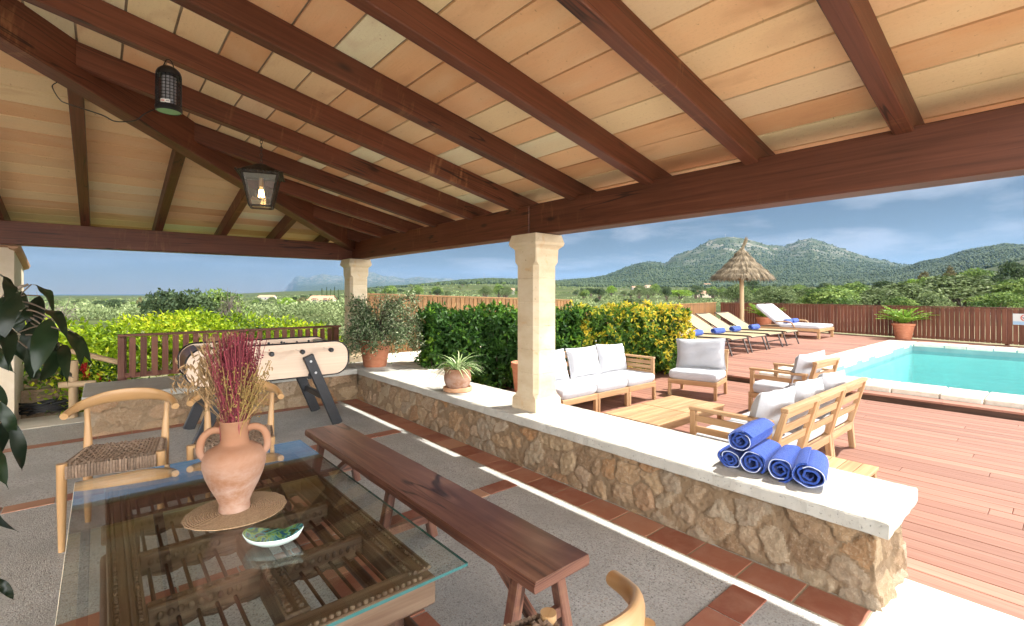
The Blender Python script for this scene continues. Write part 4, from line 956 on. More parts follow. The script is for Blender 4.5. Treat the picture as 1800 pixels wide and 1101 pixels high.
# ---------------------------------------------------------------- deck furniture
def pillow(b, w, h, t, M, n=18, seed=0, crease=0.012):
    """stuffed cushion, pinched at the corners, w x h, t thick, placed by matrix M"""
    q = np.random.RandomState(seed + 3); ph = q.rand(6) * 6
    for sgn in (1, -1):
        vs = []; fs = []
        for i in range(n + 1):
            for j in range(n + 1):
                u, v = -1 + 2 * i / n, -1 + 2 * j / n
                e = max(0.0, (1 - u ** 4) * (1 - v ** 4)) ** .5
                pin = 1 - .07 * (1 - abs(u) ** 2) * (v * v) ; pin2 = 1 - .07 * (1 - abs(v) ** 2) * (u * u)
                wr_n = crease * math.sin(5 * u + 3 * v + ph[0]) * math.sin(4 * v - 2 * u + ph[1]) + .5 * crease * math.sin(11 * u * v + ph[2]) + crease * .7 * math.sin(14 * (u + v) + ph[3]) * (abs(u * v) ** 1.5)
                vs.append(M @ Vector((u * w / 2 * pin2, v * h / 2 * pin, sgn * (t / 2 * e + wr_n * e))))
        for i in range(n):
            for j in range(n):
                a = i * (n + 1) + j; f = [a, a + n + 1, a + n + 2, a + 1]; fs.append(f if sgn > 0 else f[::-1])
        b.add(vs, fs)
def pad(b, x0, x1, y0, y1, z0, z1, sag=.012):
    """boxy foam seat cushion with rounded, slightly puffed edges"""
    n = 14; cx, cy = (x0 + x1) / 2, (y0 + y1) / 2; hx, hy = (x1 - x0) / 2, (y1 - y0) / 2; rings = []
    for z, ins in ((0, .02), (.2, .002), (.5, -.004), (.8, .002), (.95, .014), (1.0, .035)):
        g = []
        for k in range(4 * n):
            q = 2 * math.pi * k / (4 * n); c, s = math.cos(q), math.sin(q); m = (abs(c) ** 14 + abs(s) ** 14) ** (1 / 14)
            g.append((cx + (hx - ins) * c / m, cy + (hy - ins) * s / m, z0 + (z1 - z0) * z))
        rings.append(g)
    for f in (.7, .4, .1): rings.append([(cx + (p[0] - cx) * f, cy + (p[1] - cy) * f, z1 + sag * (1 - f)) for p in rings[5]])
    b.loft(rings)
def seat_unit(t, mods, w, depth, arms, fh=.27, cz=.40, bh=.74, back=True, cush=(), cw=.66, ch=.44, arm_h=.64, arm_slats=3, lean=.1, seedb=0):
    """modular teak lounge seat, facing local +y with its front edge on y = 0"""
    for i in range(mods):
        x0, x1 = i * w + .004, (i + 1) * w - .004
        b = MB(); b.box(x0, x1, -.045, 0, fh - .075, fh, .004); b.box(x0, x1, -depth, -depth + .04, fh - .075, fh, .004)
        for x in (x0, x1 - .03): b.box(x, x + .03, -depth + .041, -.046, fh - .073, fh - .002, .004)
        for k in range(5): yy = -.1 - k * (depth - .2) / 4; b.box(x0 + .031, x1 - .031, yy - .03, yy + .03, fh - .03, fh - .01, .003)
        b.build('seat_frame', 'teak', t)
        for x in (x0 + .001, x1 - .046):
            b = MB(); b.box(x, x + .045, -.047, .002, 0, fh - .077, .005); b.build('leg', 'teak', t)
            if back:
                b = MB(); b.bar((x + .0225, -depth - .0, 0), (x + .0225, -depth + .025, fh), .045, .055, up=(0, 1, 0), ch=.005); b.bar((x + .0225, -depth + .025, fh), (x + .0225, -depth - lean, bh - .03), .045, .055, up=(0, 1, 0), ch=.005, h2=.04); b.build('back_post', 'teak', t)
        if back:
            b = MB(); yz = lambda f: (-depth + .02 - (lean + .02) * f, fh + (bh - fh) * f)
            y, z = yz(.98); b.box(x0 - .002, x1 + .002, y - .03, y + .025, z - .02, z + .012, .004)
            for f in (.36, .62, .88): y, z = yz(f); b.bar((x0 + .044, y, z), (x1 - .044, y, z), .018, .07, up=(0, -lean, bh - fh), ch=.003)
            b.build('back_slats', 'teak', t)
        b = MB(); pad(b, x0, x1, -depth + .03, -.002, fh + .002, cz); b.build('seat_cushion', 'cushion_fabric', t, 50, True)
        if i in cush:
            M = Matrix.Translation(((x0 + x1) / 2 + random.uniform(-.02, .02), -depth + .13, cz + ch / 2 - .02)) @ Matrix.Rotation(R(random.uniform(-4, 4)), 4, 'Y') @ Matrix.Rotation(R(90 + 14), 4, 'X')
            b = MB(); pillow(b, cw, ch, .17, M, seed=i + seedb); bc = b.build('back_cushion', 'cushion_fabric', t, 60)
            b = MB(); e = [(-1 + 2 * k / 9, -1) for k in range(9)] + [(1, -1 + 2 * k / 9) for k in range(9)] + [(1 - 2 * k / 9, 1) for k in range(9)] + [(-1, 1 - 2 * k / 9) for k in range(10)]
            b.tube([M @ Vector((u * cw / 2 * (1 - .07 * (1 - v * v) * u * u), v * ch / 2 * (1 - .07 * (1 - u * u) * v * v), 0)) for u, v in e], .006, 5, cap=False); b.build('piping', 'cushion_fabric', bc, 60)
    for x in arms:
        b = MB(); x_ = x
        b.box(x_, x_ + .045, -.07, -.02, 0 if False else fh, arm_h - .031, .005); b.box(x_, x_ + .045, -depth + .0, -depth + .05, fh, arm_h - .031, .005)
        b.box(x_ - .006, x_ + .055, -depth - .01, -.012, arm_h - .03, arm_h, .005)
        for k in range(arm_slats): z = fh + .03 + (arm_h - fh - .08) * (k + .5) / arm_slats; b.box(x_ + .012, x_ + .032, -depth + .051, -.071, z - .028, z + .028, .003)
        b.build('armrest', 'teak', t)
t = thing('garden_sofa', 'teak garden sofa with grey cushions along the hedge, its seat facing the coffee table', 'sofa', (6.42, 4.14, 0), R(180))
seat_unit(t, 3, .685, .7, (0.004,), cush=(0, 1, 2), arm_slats=4)
t = thing('garden_sofa', 'teak garden sofa seen from behind past the blue towels, its slatted back to the wall', 'sofa', (3.87, 2.19, 0), 0)
seat_unit(t, 3, .705, .68, (0.004,), cush=(0, 1, 2), arm_slats=3, seedb=5, arm_h=.63)
t = thing('garden_chair', 'armless teak garden chair with upright grey cushion in front of the deck step', 'armchair', (6.98, 3.47, 0), R(103))
seat_unit(t, 1, .74, .66, (), cush=(0,), cw=.78, ch=.5, bh=.7, seedb=9)
t = thing('garden_chair', 'teak garden armchair with slumped grey cushion near the pool corner', 'armchair', (6.71, 2.9, 0), R(-3))
seat_unit(t, 1, .76, .72, (0.004, .71), cush=(0,), cw=.8, ch=.46, arm_slats=2, arm_h=.6, bh=.76, seedb=12)
t = thing('coffee_table', 'low square slatted teak coffee table between the garden sofas', 'coffee table', (4.66, 2.88, 0))
b = MB()
for h in (0, 1):
    x0 = -.67 + h * .67
    for k in range(7): b.box(x0 + .006, x0 + .662, -.325 + k * .0935, -.325 + k * .0935 + .089, .335, .36, .003)
b.build('slatted_top', 'teak', t)
b = MB()
for s in (-1, 1): b.box(-.66, .66, s * .3 - .012, s * .3 + .012, .275, .333, .003)
for x in (-.65, 0, .65): b.box(x - .012, x + .012, -.287, .287, .277, .331, .003)
b.build('apron', 'teak', t)
for x in (-.63, .63):
    for y in (-.29, .29): b = MB(); b.box(x - .028, x + .028, y - .028, y + .028, 0, .273, .004); b.build('leg', 'teak', t)
t = thing('side_table', 'low small teak table on the deck just behind the end of the stone wall', 'side table', (4.12, 1.16, 0))
b = MB()
for k in range(4): b.box(-.33, .33, -.2 + k * .101, -.2 + k * .101 + .097, .275, .3, .003)
b.build('slatted_top', 'teak', t)
for x in (-.29, .29):
    for y in (-.17, .17): b = MB(); b.box(x - .025, x + .025, y - .02, y + .02, 0, .273, .004); b.build('leg', 'teak', t)

# sling loungers on the upper deck
def make_lounger(loc, label):
    t = thing('sling_lounger', label, 'sun lounger', loc, 0, 'beige sling loungers in a row on the upper deck'); w = .43
    prof = [(0.0, .385), (.04, .415), (.3, .42), (.8, .415), (1.25, .41), (1.32, .43), (1.7, .65), (2.08, .87), (2.14, .895)]
    b = MB(); vs = []; uv = []; n = 6; pr_ = cat([(0, y, z) for y, z in prof], 3)
    for p in pr_:
        for j in range(n + 1): u = -1 + 2 * j / n; vs.append((u * (w - .02), p.y, p.z - .02 * (1 - u * u) + .004)); uv.append((p.y, u * w))
    b.add(vs, [[i * (n + 1) + j, i * (n + 1) + j + 1, (i + 1) * (n + 1) + j + 1, (i + 1) * (n + 1) + j] for i in range(len(pr_) - 1) for j in range(n)], uv); b.build('sling', 'sling_fabric', t, 60)
    b = MB()
    for s in (-1, 1): b.tube([(s * w, p.y, p.z) for p in pr_], .016, 6)
    for q in (pr_[0], pr_[-1]): b.tube([(-w, q.y, q.z), (w, q.y, q.z)], .014, 6)
    b.build('side_frame', 'bronze_frame', t, 60)
    for y0, y1 in ((.12, -.02), (1.5, 1.62)):
        for s in (-1, 1): b = MB(); b.bar((s * (w - .01), y0, .405), (s * (w + .01), y1, 0), .045, .03, up=(0, 1, 0), ch=.006); b.build('leg', 'bronze_frame', t)
    for y in (.06, 1.56): b = MB(); b.bar((-w, y, .2), (w, y, .2), .02, .03); b.build('stretcher', 'bronze_frame', t)
    for s in (-1, 1): b = MB(); b.tube([(s * .38, 1.3, .2), (s * .38, 1.75, .66)], .01, 6); b.build('back_support', 'bronze_frame', t)
    return t
LX = (10.8, 11.95, 13.1, 14.2, 15.45); LBL = ('next to the variegated hedge, nearest the seating', 'second from the hedge', 'in the middle of the row', 'fourth from the hedge', 'at the far end beside the daybed')
l0 = None
for i, x in enumerate(LX):
    lb = 'beige sling lounger ' + LBL[i]
    if l0 is None: l0 = make_lounger((x, 5.36, .1), lb)
    else: dup(l0, (x, 5.36 + .01 * i, .1), R(random.uniform(-1, 1)), lb)
tw0 = None
for i, x in enumerate(LX):
    lb = 'blue rolled towel on the beige lounger ' + LBL[i]
    if tw0 is None: tw0 = towel((x - .26, 6.5, .5), 0, lb, .085, .52, 0, 'blue towels on the loungers')
    else: dup(tw0, (x - .26, 6.5, .5), R(random.uniform(-4, 4)), lb)
for x, lb in ((18.25, 'blue rolled towel on the white daybed, nearest the loungers'), (18.85, 'blue rolled towel on the white daybed, nearest the palm pot')): dup(tw0, (x, 6.62, .56), R(2), lb)
t = thing('daybed', 'wide teak daybed with white mattress and raised back in front of the far fence', 'daybed', (18.77, 5.48, .1))
b = MB(); b.box(-.73, .73, 0, 2.1, .24, .34, .008)
for k in range(0): pass
b.build('base_frame', 'teak', t)
for x in (-.68, .68):
    for y in (.05, 1.15, 2.03): b = MB(); b.box(x - .04, x + .04, y - .04, y + .04, 0, .238, .005); b.build('leg', 'teak', t)
for s in (-1, 1): b = MB(); b.tube(cat([(s * .74, .75, .34), (s * .75, .85, .5), (s * .75, 1.0, .54), (s * .75, 1.35, .55)], 4), .025, 8); b.build('arm', 'teak', t, 50)
b = MB()
for s in (-1, 1): pad(b, s * .365 - .36, s * .365 + .36, .01, 1.28, .345, .455)
b.build('mattress', 'cushion_fabric', t, 50, True)
for s in (-1, 1):
    M = Matrix.Translation((s * .365, 1.25 + .41, .42 + .34)) @ Matrix.Rotation(R(40), 4, 'X'); b = MB(); c2 = MB(); pad(c2, -.36, .36, -.53, .53, -.055, .055)
    c2.v = [tuple(M @ Vector(p)) for p in c2.v]; c2.build('back_mattress', 'cushion_fabric', t, 50, True)
# thatched parasol
t = thing('thatched_parasol', 'straw thatched parasol on a wooden pole behind the loungers', 'parasol', (17.65, 7.85, .1)); t.scale = (.93, .93, 1)
b = MB(); b.tube([(0, 0, 0), (.01, 0, 1.0), (0, .01, 2.2), (0, 0, 2.9)], [.085, .08, .075, .05], 12); b.build('pole', 'pole_wood', t, 50)
b = MB()
tiers = ((1.15, 2.03, .86, 2.28), (.95, 2.2, .64, 2.47), (.72, 2.39, .42, 2.69), (.48, 2.6, .18, 2.92), (.25, 2.82, .05, 3.1))
for r0, z0, r1, z1 in tiers: b.lathe([(r0 * .96, z0 + .02), (r1 * .96, z1), (r1 * .6, z1 + .02)], 24, cap=False)
for r0, z0, r1, z1 in tiers:
    for k in range(int(500 * r0) + 120):
        q = random.random() * 6.283; rr_ = r1 * random.uniform(.7, 1.0); e = r0 + random.gauss(.03, .04); zz_ = z0 + random.gauss(-.05, .035); dq = random.gauss(0, .05); wv = .012 + random.random() * .016
        a = Vector((rr_ * math.cos(q), rr_ * math.sin(q), z1 + random.gauss(.02, .02))); c = Vector((e * math.cos(q + dq), e * math.sin(q + dq), zz_)); s = Vector((-math.sin(q), math.cos(q), 0)) * wv; m_ = a.lerp(c, .62) + Vector((math.cos(q), math.sin(q), .7)) * .05
        b.add([a - s, a + s, m_ + s, m_ - s, c], [[0, 1, 2, 3], [3, 2, 4]])
for k in range(60): q = random.random() * 6.283; b.tube([(.06 * math.cos(q), .06 * math.sin(q), 2.98), (.045 * math.cos(q) + .04, .045 * math.sin(q) - .03, 3.2), (.04 * math.cos(q) + .15 + random.gauss(0, .02), .04 * math.sin(q) - .12, 3.5 + random.gauss(0, .05))], [.014, .01, .004], 4)
b.build('thatch', 'thatch', t)
# cycads in pots
def cycad(loc, label, s=1.0):
    t = thing('potted_palm', label, 'potted plant', loc)
    b = MB(); b.lathe([(.001, 0), (.2, 0), (.215, .02), (.29, .44), (.315, .46), (.315, .52), (.285, .52), (.27, .46), (.001, .45)], 28); b.build('pot', 'terracotta_pot', t, 40)
    P = []; D = []; Ln = []
    for k in range(34):
        q = k * 2.4; el = random.uniform(.55, 1.35); L = random.uniform(.65, .9) * s
        for i in range(26):
            f = (i + 2) / 27; a = el - f * f * .9; r_ = L * f * math.cos(el - f * .4); z = .5 + L * (f * math.sin(el) - .3 * f * f)
            c = Vector((r_ * math.cos(q), r_ * math.sin(q), z)); sd_ = Vector((-math.sin(q), math.cos(q), 0))
            for sg in (-1, 1): P.append(c); D.append(sd_ * sg + Vector((math.cos(q), math.sin(q), math.sin(a))) * .7); Ln.append(.14 * (1 - .6 * abs(f - .45)) * s)
    leaves('fronds', np.array([tuple(p) for p in P]), np.array([tuple(d) for d in D]), np.array(Ln), .03, 'leaf_palm', t)
cycad((20.3, 3.72, .1), 'cycad palm in a terracotta pot against the far fence beside the pool')
cycad((21.2, 8.5, .1), 'cycad palm in a terracotta pot half hidden behind the white daybed')
cycad((19.3, 8.9, .1), 'cycad palm in a terracotta pot behind the last sling lounger', .8) if False else None
# ---------------------------------------------------------------- fences
def fence(name, label, p, q, z0, z1, mat, pitch, sw, gap_rows=(), post=2.4, rails=(.08, .9), cat_='fence', top=True, z0b=None, z1b=None):
    p, q = Vector((*p, 0)), Vector((*q, 0)); L = (q - p).length; d = (q - p) / L; nrm = Vector((-d.y, d.x, 0)); t = thing(name, label, cat_, (p.x, p.y, z0), math.atan2(d.y, d.x))
    H = z1 - z0; zl = lambda x: ((z0b if z0b is not None else z0) - z0) * x / L; hl = lambda x: H + (((z1b - z0b) - H) * x / L if z1b is not None else 0)
    b = MB(); x = 0
    while x < L - sw:
        b.box(x, x + sw, -.011, .011, zl(x) + .03, zl(x) + hl(x) - (.035 if top else 0) - random.random() * .008, .003); x += pitch
    b.build('slat_panel', mat, t)
    for f in rails: b = MB(); b.bar((0, .032, zl(0) + hl(0) * f), (L, .032, zl(L) + hl(L) * f), .04, .06); b.build('rail', mat, t)
    if top: b = MB(); b.bar((0, .01, zl(0) + hl(0) - .016), (L, .01, zl(L) + hl(L) - .016), .09, .032); b.build('top_rail', mat, t)
    n = max(1, round(L / post))
    for k in range(n + 1):
        x = min(max(.05, L * k / n), L - .05); b = MB(); b.box(x - .045, x + .045, .06, .15, zl(x) - .25, zl(x) + hl(x) - .034, .005); b.build('post', mat, t)
    return t
def up(y): return (FX(y), y)
fence('slat_fence', 'long dark red slat fence along the far end of the pool', up(11.1), up(-6), .1, 1.2, 'fence_dark', .122, .108)
fence('slat_fence', 'slat fence behind the hedge running from the tall fence to the far corner', (9.6, 8.77), (22.72, 11.33), .1, 1.2, 'fence_orange', .122, .108)
fence('slat_fence', 'tall sunlit orange brown slat fence behind the bushy potted plant', (3.6, 8.62), (9.45, 8.62), .46, 1.62, 'fence_orange', .115, .1, z0b=.2, z1b=1.45)
fence('slat_fence', 'dark slat fence with wide gaps on the low wall behind the football table', (.165, 8.12), (3.1, 8.12), .462, 1.07, 'fence_dark', .118, .07, rails=(.1,), post=1.5)
# sign on the fence
t = thing('pool_sign', 'small white sign with a red prohibition ring on the far fence', 'sign', (FX(1.0) - .03, .93, .71), math.atan2(17.1, 17.1 * .257))
b = MB(); b.box(-.26, .26, -.006, .006, 0, .32, .003); b.build('board', 'label_white', t)
b = MB(); b.box(-.255, .255, .0065, .009, .003, .10, .001); b.build('blue_panel', 'sign_blue', t)
b = MB(); b.tube([(.0 + .085 * math.cos(q), .011, .205 + .085 * math.sin(q)) for q in (2 * math.pi * k / 24 for k in range(25))], .012, 6, cap=False); b.bar((-.06, .011, .265), (.06, .011, .145), .006, .018, up=(0, 1, 0)); b.build('red_ring', 'label_red', t)
b = MB(); b.tube([(-.03, .0085, .215), (.035, .0085, .195)], .012, 6); b.sphere((.05, .0085, .215), .014, .004, .014, 8); b.build('pictogram', 'window_dark', t)
# ---------------------------------------------------------------- plants near the terrace
def boxhedge(name, label, p0, p1, th, z0, z1, mat, n, L, group=None, whorl=7, base=None):
    p0, p1 = np.array(p0), np.array(p1); d = p1 - p0; ln = np.linalg.norm(d); d /= ln; nr = np.array((-d[1], d[0]))
    t = thing(name, label, 'hedge', (*(p0 + d * ln / 2 + nr * th / 2), z0), 0, group); org = np.array(t.location)
    H = z1 - z0; A = np.array((ln * H, ln * th, th * H, th * H, ln * H * .4)); k = n // whorl; side = rs.choice(5, k, p=A / A.sum())
    a, c = rs.rand(k), rs.rand(k); dep = np.abs(rs.normal(0, .055, k))
    u = np.where(side <= 1, a * ln, np.where(side == 2, dep, np.where(side == 3, ln - dep, a * ln)))
    v = np.where(side == 0, dep, np.where(side == 4, th - dep, c * th)); v = np.where(side == 1, c * th, v)
    zz_ = np.where(side == 1, H - dep, np.where(side <= 4, (c if False else rs.rand(k)) * H, 0)); 
    bmp = .05 * np.sin(u * 7 + zz_ * 5) + .04 * np.sin(u * 3.1 - zz_ * 9 + v * 6) + rs.normal(0, .03, k)
    nx = np.where(side == 0, -1, np.where(side == 4, 1, 0)); nz = np.where(side == 1, 1, 0); nu = np.where(side == 2, -1, np.where(side == 3, 1, 0))
    v = v + nx * bmp; zz_ = zz_ + nz * (bmp + np.abs(rs.normal(0, .03, k))); u = u + nu * bmp
    P = p0[None, :] + d[None] * u[:, None] + nr[None] * v[:, None]; P = np.column_stack([P, z0 + zz_]) - org
    O = d[None] * nu[:, None] + nr[None] * nx[:, None]; O = np.column_stack([O, nz * 1.0]) + np.array((0, 0, .45)) + rs.normal(0, .3, (k, 3)); O = unit(O)
    PP = np.repeat(P, whorl, 0) + rs.normal(0, .012, (k * whorl, 3)); OO = np.repeat(O, whorl, 0); D = OO * .55 + rs.normal(0, .6, (k * whorl, 3)); D[:, 2] -= .12
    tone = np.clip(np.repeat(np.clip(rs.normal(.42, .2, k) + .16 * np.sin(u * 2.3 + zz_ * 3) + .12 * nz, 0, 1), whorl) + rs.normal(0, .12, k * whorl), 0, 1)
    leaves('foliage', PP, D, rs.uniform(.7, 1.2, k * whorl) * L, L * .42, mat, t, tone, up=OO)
    b = MB(); M = np.array
    ins = .12; c0 = p0 + d * ins + nr * ins - org[:2]; 
    for f in range(int(ln / .16)):
        s = c0 + d * (f * .16) + nr * random.uniform(.1, th - .35); b.tube([(s[0], s[1], 0), (s[0] + random.gauss(0, .05), s[1] + random.gauss(0, .05), H * .5), (s[0] + random.gauss(0, .12), s[1] + random.gauss(0, .1), H * .86)], [.014, .01, .004], 5)
    b.build('stems', 'trunk_bark', t)
    # inner mass of larger leaves in the darkest tones
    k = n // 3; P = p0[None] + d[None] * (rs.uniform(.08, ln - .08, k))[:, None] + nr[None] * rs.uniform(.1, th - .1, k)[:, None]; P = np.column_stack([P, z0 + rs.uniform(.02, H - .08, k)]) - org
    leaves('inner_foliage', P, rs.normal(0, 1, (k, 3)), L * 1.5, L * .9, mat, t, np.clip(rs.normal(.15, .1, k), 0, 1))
    return t
a0, a1 = np.array((3.86, 6.45)), np.array((8.95, 4.95)); am = a0 + (a1 - a0) * .52
boxhedge('clipped_hedge', 'clipped dark green hedge with lime tips behind the middle column', a0, am, .85, .03, 1.27, 'leaf_hedge', 12500, .1)
boxhedge('clipped_hedge', 'yellow and green variegated hedge behind the grey cushioned sofa', am, a1, .85, .05, 1.27, 'leaf_variegated', 11000, .095)

t = thing('potted_bush', 'large sprawling grey green bush in a terracotta pot on the corner of the wall', 'potted plant', (3.3, 7.2, .46))
b = MB(); b.lathe([(.001, 0), (.17, 0), (.178, .015), (.228, .36), (.245, .37), (.248, .42), (.222, .425), (.21, .37), (.001, .36)], 36); b.build('pot', 'terracotta_pot', t, 40)
rt = Vector((.76, -.65, 0)); fw = Vector((.65, .76, 0)); P = []; D = []; b = MB()
for k in range(95):
    q = random.random() * 6.283; e = random.uniform(.0, 1.0); L = random.uniform(.45, .8)
    hd = rt * math.cos(q) * (1.0 if math.cos(q) > 0 else .72) + fw * math.sin(q) * .75
    tip = hd * L * (.95 - .35 * e) + Vector((.08 * rt.x, .08 * rt.y, .42 + L * (1.15 * e - .18)))
    m1 = Vector((0, 0, .4)).lerp(tip, .5) + Vector((0, 0, .16)); pth = cat([(hd.x * .08, hd.y * .08, .36), m1, tip, tip + hd * .06 + Vector((0, 0, -.08))], 5); b.tube(pth, [.009 * (1 - i / len(pth)) + .002 for i in range(len(pth))], 5)
    for p, p2 in zip(pth[5:], pth[6:] + [pth[-1] + hd * .02]):
        for j in range(random.randint(2, 5)):
            P.append(tuple(p + Vector((random.gauss(0, .035), random.gauss(0, .035), random.gauss(0, .035))))); D.append((random.gauss(0, .6) + hd.x * .4, random.gauss(0, .6) + hd.y * .4, random.gauss(.15, .5)))
b.build('branches', 'trunk_bark', t)
P = np.array(P); D = np.array(D); P = np.concatenate([P, P + rs.normal(0, .045, P.shape), P + rs.normal(0, .06, P.shape)]); D = np.concatenate([D, D + rs.normal(0, .6, D.shape), D + rs.normal(0, .6, D.shape)])
leaves('foliage', P, D, rs.uniform(.03, .055, len(P)), .022, 'leaf_jade', t, fold=.15)

t = thing('spider_plant', 'spider plant with striped arching leaves in a squat clay pot and saucer on the wall', 'potted plant', (3.19, 4.72, .46))
b = MB(); b.lathe([(.001, 0), (.14, 0), (.165, .01), (.17, .05), (.155, .055), (.15, .03), (.001, .03)], 32); b.build('saucer', 'planter_clay', t, 40)
b = MB(); b.lathe([(.001, .032), (.11, .032), (.135, .06), (.158, .13), (.16, .18), (.148, .215), (.152, .235), (.163, .255), (.16, .27), (.148, .268), (.138, .24), (.001, .225)], 36); b.build('pot', 'weathered_clay', t, 40)
b = MB()
for k in range(95):
    q = random.random() * 6.283; L = random.uniform(.18, .42); e = random.uniform(.5, 1.4); w0 = random.uniform(.005, .009); vs = []; n = 8; r0 = random.random() * .08
    for i in range(n + 1):
        f = i / n; r_ = r0 + L * f * math.cos(e * (1 - f * .6)); z = .25 + L * (f * math.sin(e) * 1.1 - .95 * f * f * (1.15 - .4 * e)); wv = w0 * (1 - f) ** .5 * (.6 + .8 * min(1, f * 4)); c, s = math.cos(q + f * .25), math.sin(q + f * .25)
        vs += [(r_ * c - wv * s, r_ * s + wv * c, z), (r_ * c + wv * s, r_ * s - wv * c, z)]
    b.add(vs, [[2 * i, 2 * i + 1, 2 * i + 3, 2 * i + 2] for i in range(n)])
b.build('leaves', 'leaf_spider', t)
t = thing('clay_pot', 'tall terracotta pot on the deck half hidden behind the middle column', 'pot', (4.1, 4.49, 0))
b = MB(); b.lathe([(.001, 0), (.13, 0), (.2, .66), (.215, .68), (.215, .74), (.19, .74), (.18, .68), (.001, .67)], 32); b.build('body', 'terracotta_pot', t, 40)

# rubber plant leaning in from the left, close to the camera
t = thing('rubber_plant', 'dark large leaved rubber fig branch hanging into view at the left edge', 'plant', (-.75, 1.4, 0))
FL = [  # base px,py -> tip px,py, width px, distance
    (30, 515, 0, 600, 60, 1.5), (28, 508, 42, 588, 40, 1.62), (38, 512, 48, 560, 24, 1.7), (55, 500, 92, 548, 22, 1.66), (50, 540, 20, 575, 20, 1.6), (82, 545, 116, 592, 30, 1.5), (88, 560, 62, 652, 46, 1.55), (60, 560, 46, 640, 44, 1.62), (104, 578, 140, 642, 34, 1.52), (118, 590, 158, 632, 24, 1.58),
    (130, 585, 163, 640, 20, 1.66), (96, 590, 72, 668, 36, 1.6), (110, 606, 118, 668, 26, 1.55), (14, 606, 44, 655, 26, 1.5), (0, 612, 22, 652, 30, 1.56), (-14, 560, 14, 640, 44, 1.48), (48, 612, 66, 665, 26, 1.5), (120, 625, 130, 662, 20, 1.62), (26, 588, 38, 628, 22, 1.66), (-10, 480, 6, 530, 34, 1.45),
    (0, 706, 24, 765, 26, 1.4), (18, 735, 38, 822, 30, 1.42), (-22, 790, 10, 850, 40, 1.4), (-12, 1015, 22, 1052, 20, 1.2), (-25, 880, 24, 930, 24, 1.3), (-30, 660, 4, 720, 36, 1.45), (-28, 690, -2, 800, 40, 1.5), (70, 520, 60, 590, 34, 1.72), (100, 555, 112, 625, 38, 1.64), (78, 590, 96, 645, 34, 1.7)]
b = MB(); org = Vector(t.location); st = MB()
for bx, by, tx, ty, wp_, d in FL:
    p0 = pix(bx, by, d); p1 = pix(tx, ty, d - random.uniform(-.08, .12)); ax = p1 - p0; L = ax.length * 1.12; ax.normalize(); wd = wp_ * d / 846 * .36
    vw = (p0 - Vector((0, 0, EYE))).normalized(); nrm = (-vw + Vector((random.gauss(0, .5), random.gauss(0, .5), random.gauss(.1, .3)))); sd_ = ax.cross(nrm).normalized(); nrm = sd_.cross(ax); n = 12; vs = []; tw = random.gauss(0, .35)
    for i in range(n + 1):
        f = i / n; prof_ = (math.sin(math.pi * min(1, f * 1.12) ** .8) if f < .85 else .26 * (1 - f) / .15 * 1.0); prof_ = max(.012, math.sin(math.pi * f ** .85) ** .9 * (1 - .55 * f ** 6)) if f < .9 else .07 * (1 - f) / .1 + .004
        s2 = sd_ * math.cos(tw * f) + nrm * math.sin(tw * f); c = p0 + ax * L * f + nrm * (.04 * math.sin(f * 2.6) - .03 * f); wv = .005 * math.sin(f * 13 + bx)
        for u in (-1, -.5, 0, .5, 1): vs.append(c + s2 * u * wd * prof_ + nrm * ((u * u) * .24 * wd * prof_ + wv * u * prof_) - org)
    b.add(vs, [[i * 5 + j, i * 5 + j + 1, i * 5 + j + 6, i * 5 + j + 5] for i in range(n) for j in range(4)])
    hub = pix(-40 + 55 * random.random(), (560 if by < 700 else 760) + random.uniform(-40, 40), 1.6); st.tube(cat([hub - org, hub.lerp(p0, .6) + Vector((0, 0, .02)) - org, p0 - org], 4), .0022, 5)
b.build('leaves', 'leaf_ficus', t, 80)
st.tube(cat([pix(-160, 1300, 1.55) - org, pix(-90, 900, 1.6) - org, pix(-40, 640, 1.6) - org, pix(20, 520, 1.62) - org, pix(50, 500, 1.65) - org], 5), [.016 - .0006 * i for i in range(21)], 8)
b2 = MB(); b2.lathe([(.001, 0), (.14, 0), (.19, .34), (.2, .36), (.001, .35)], 28); b2.build('pot', 'terracotta_pot', t, 40)
st.build('branches', 'trunk_bark', t, 60)

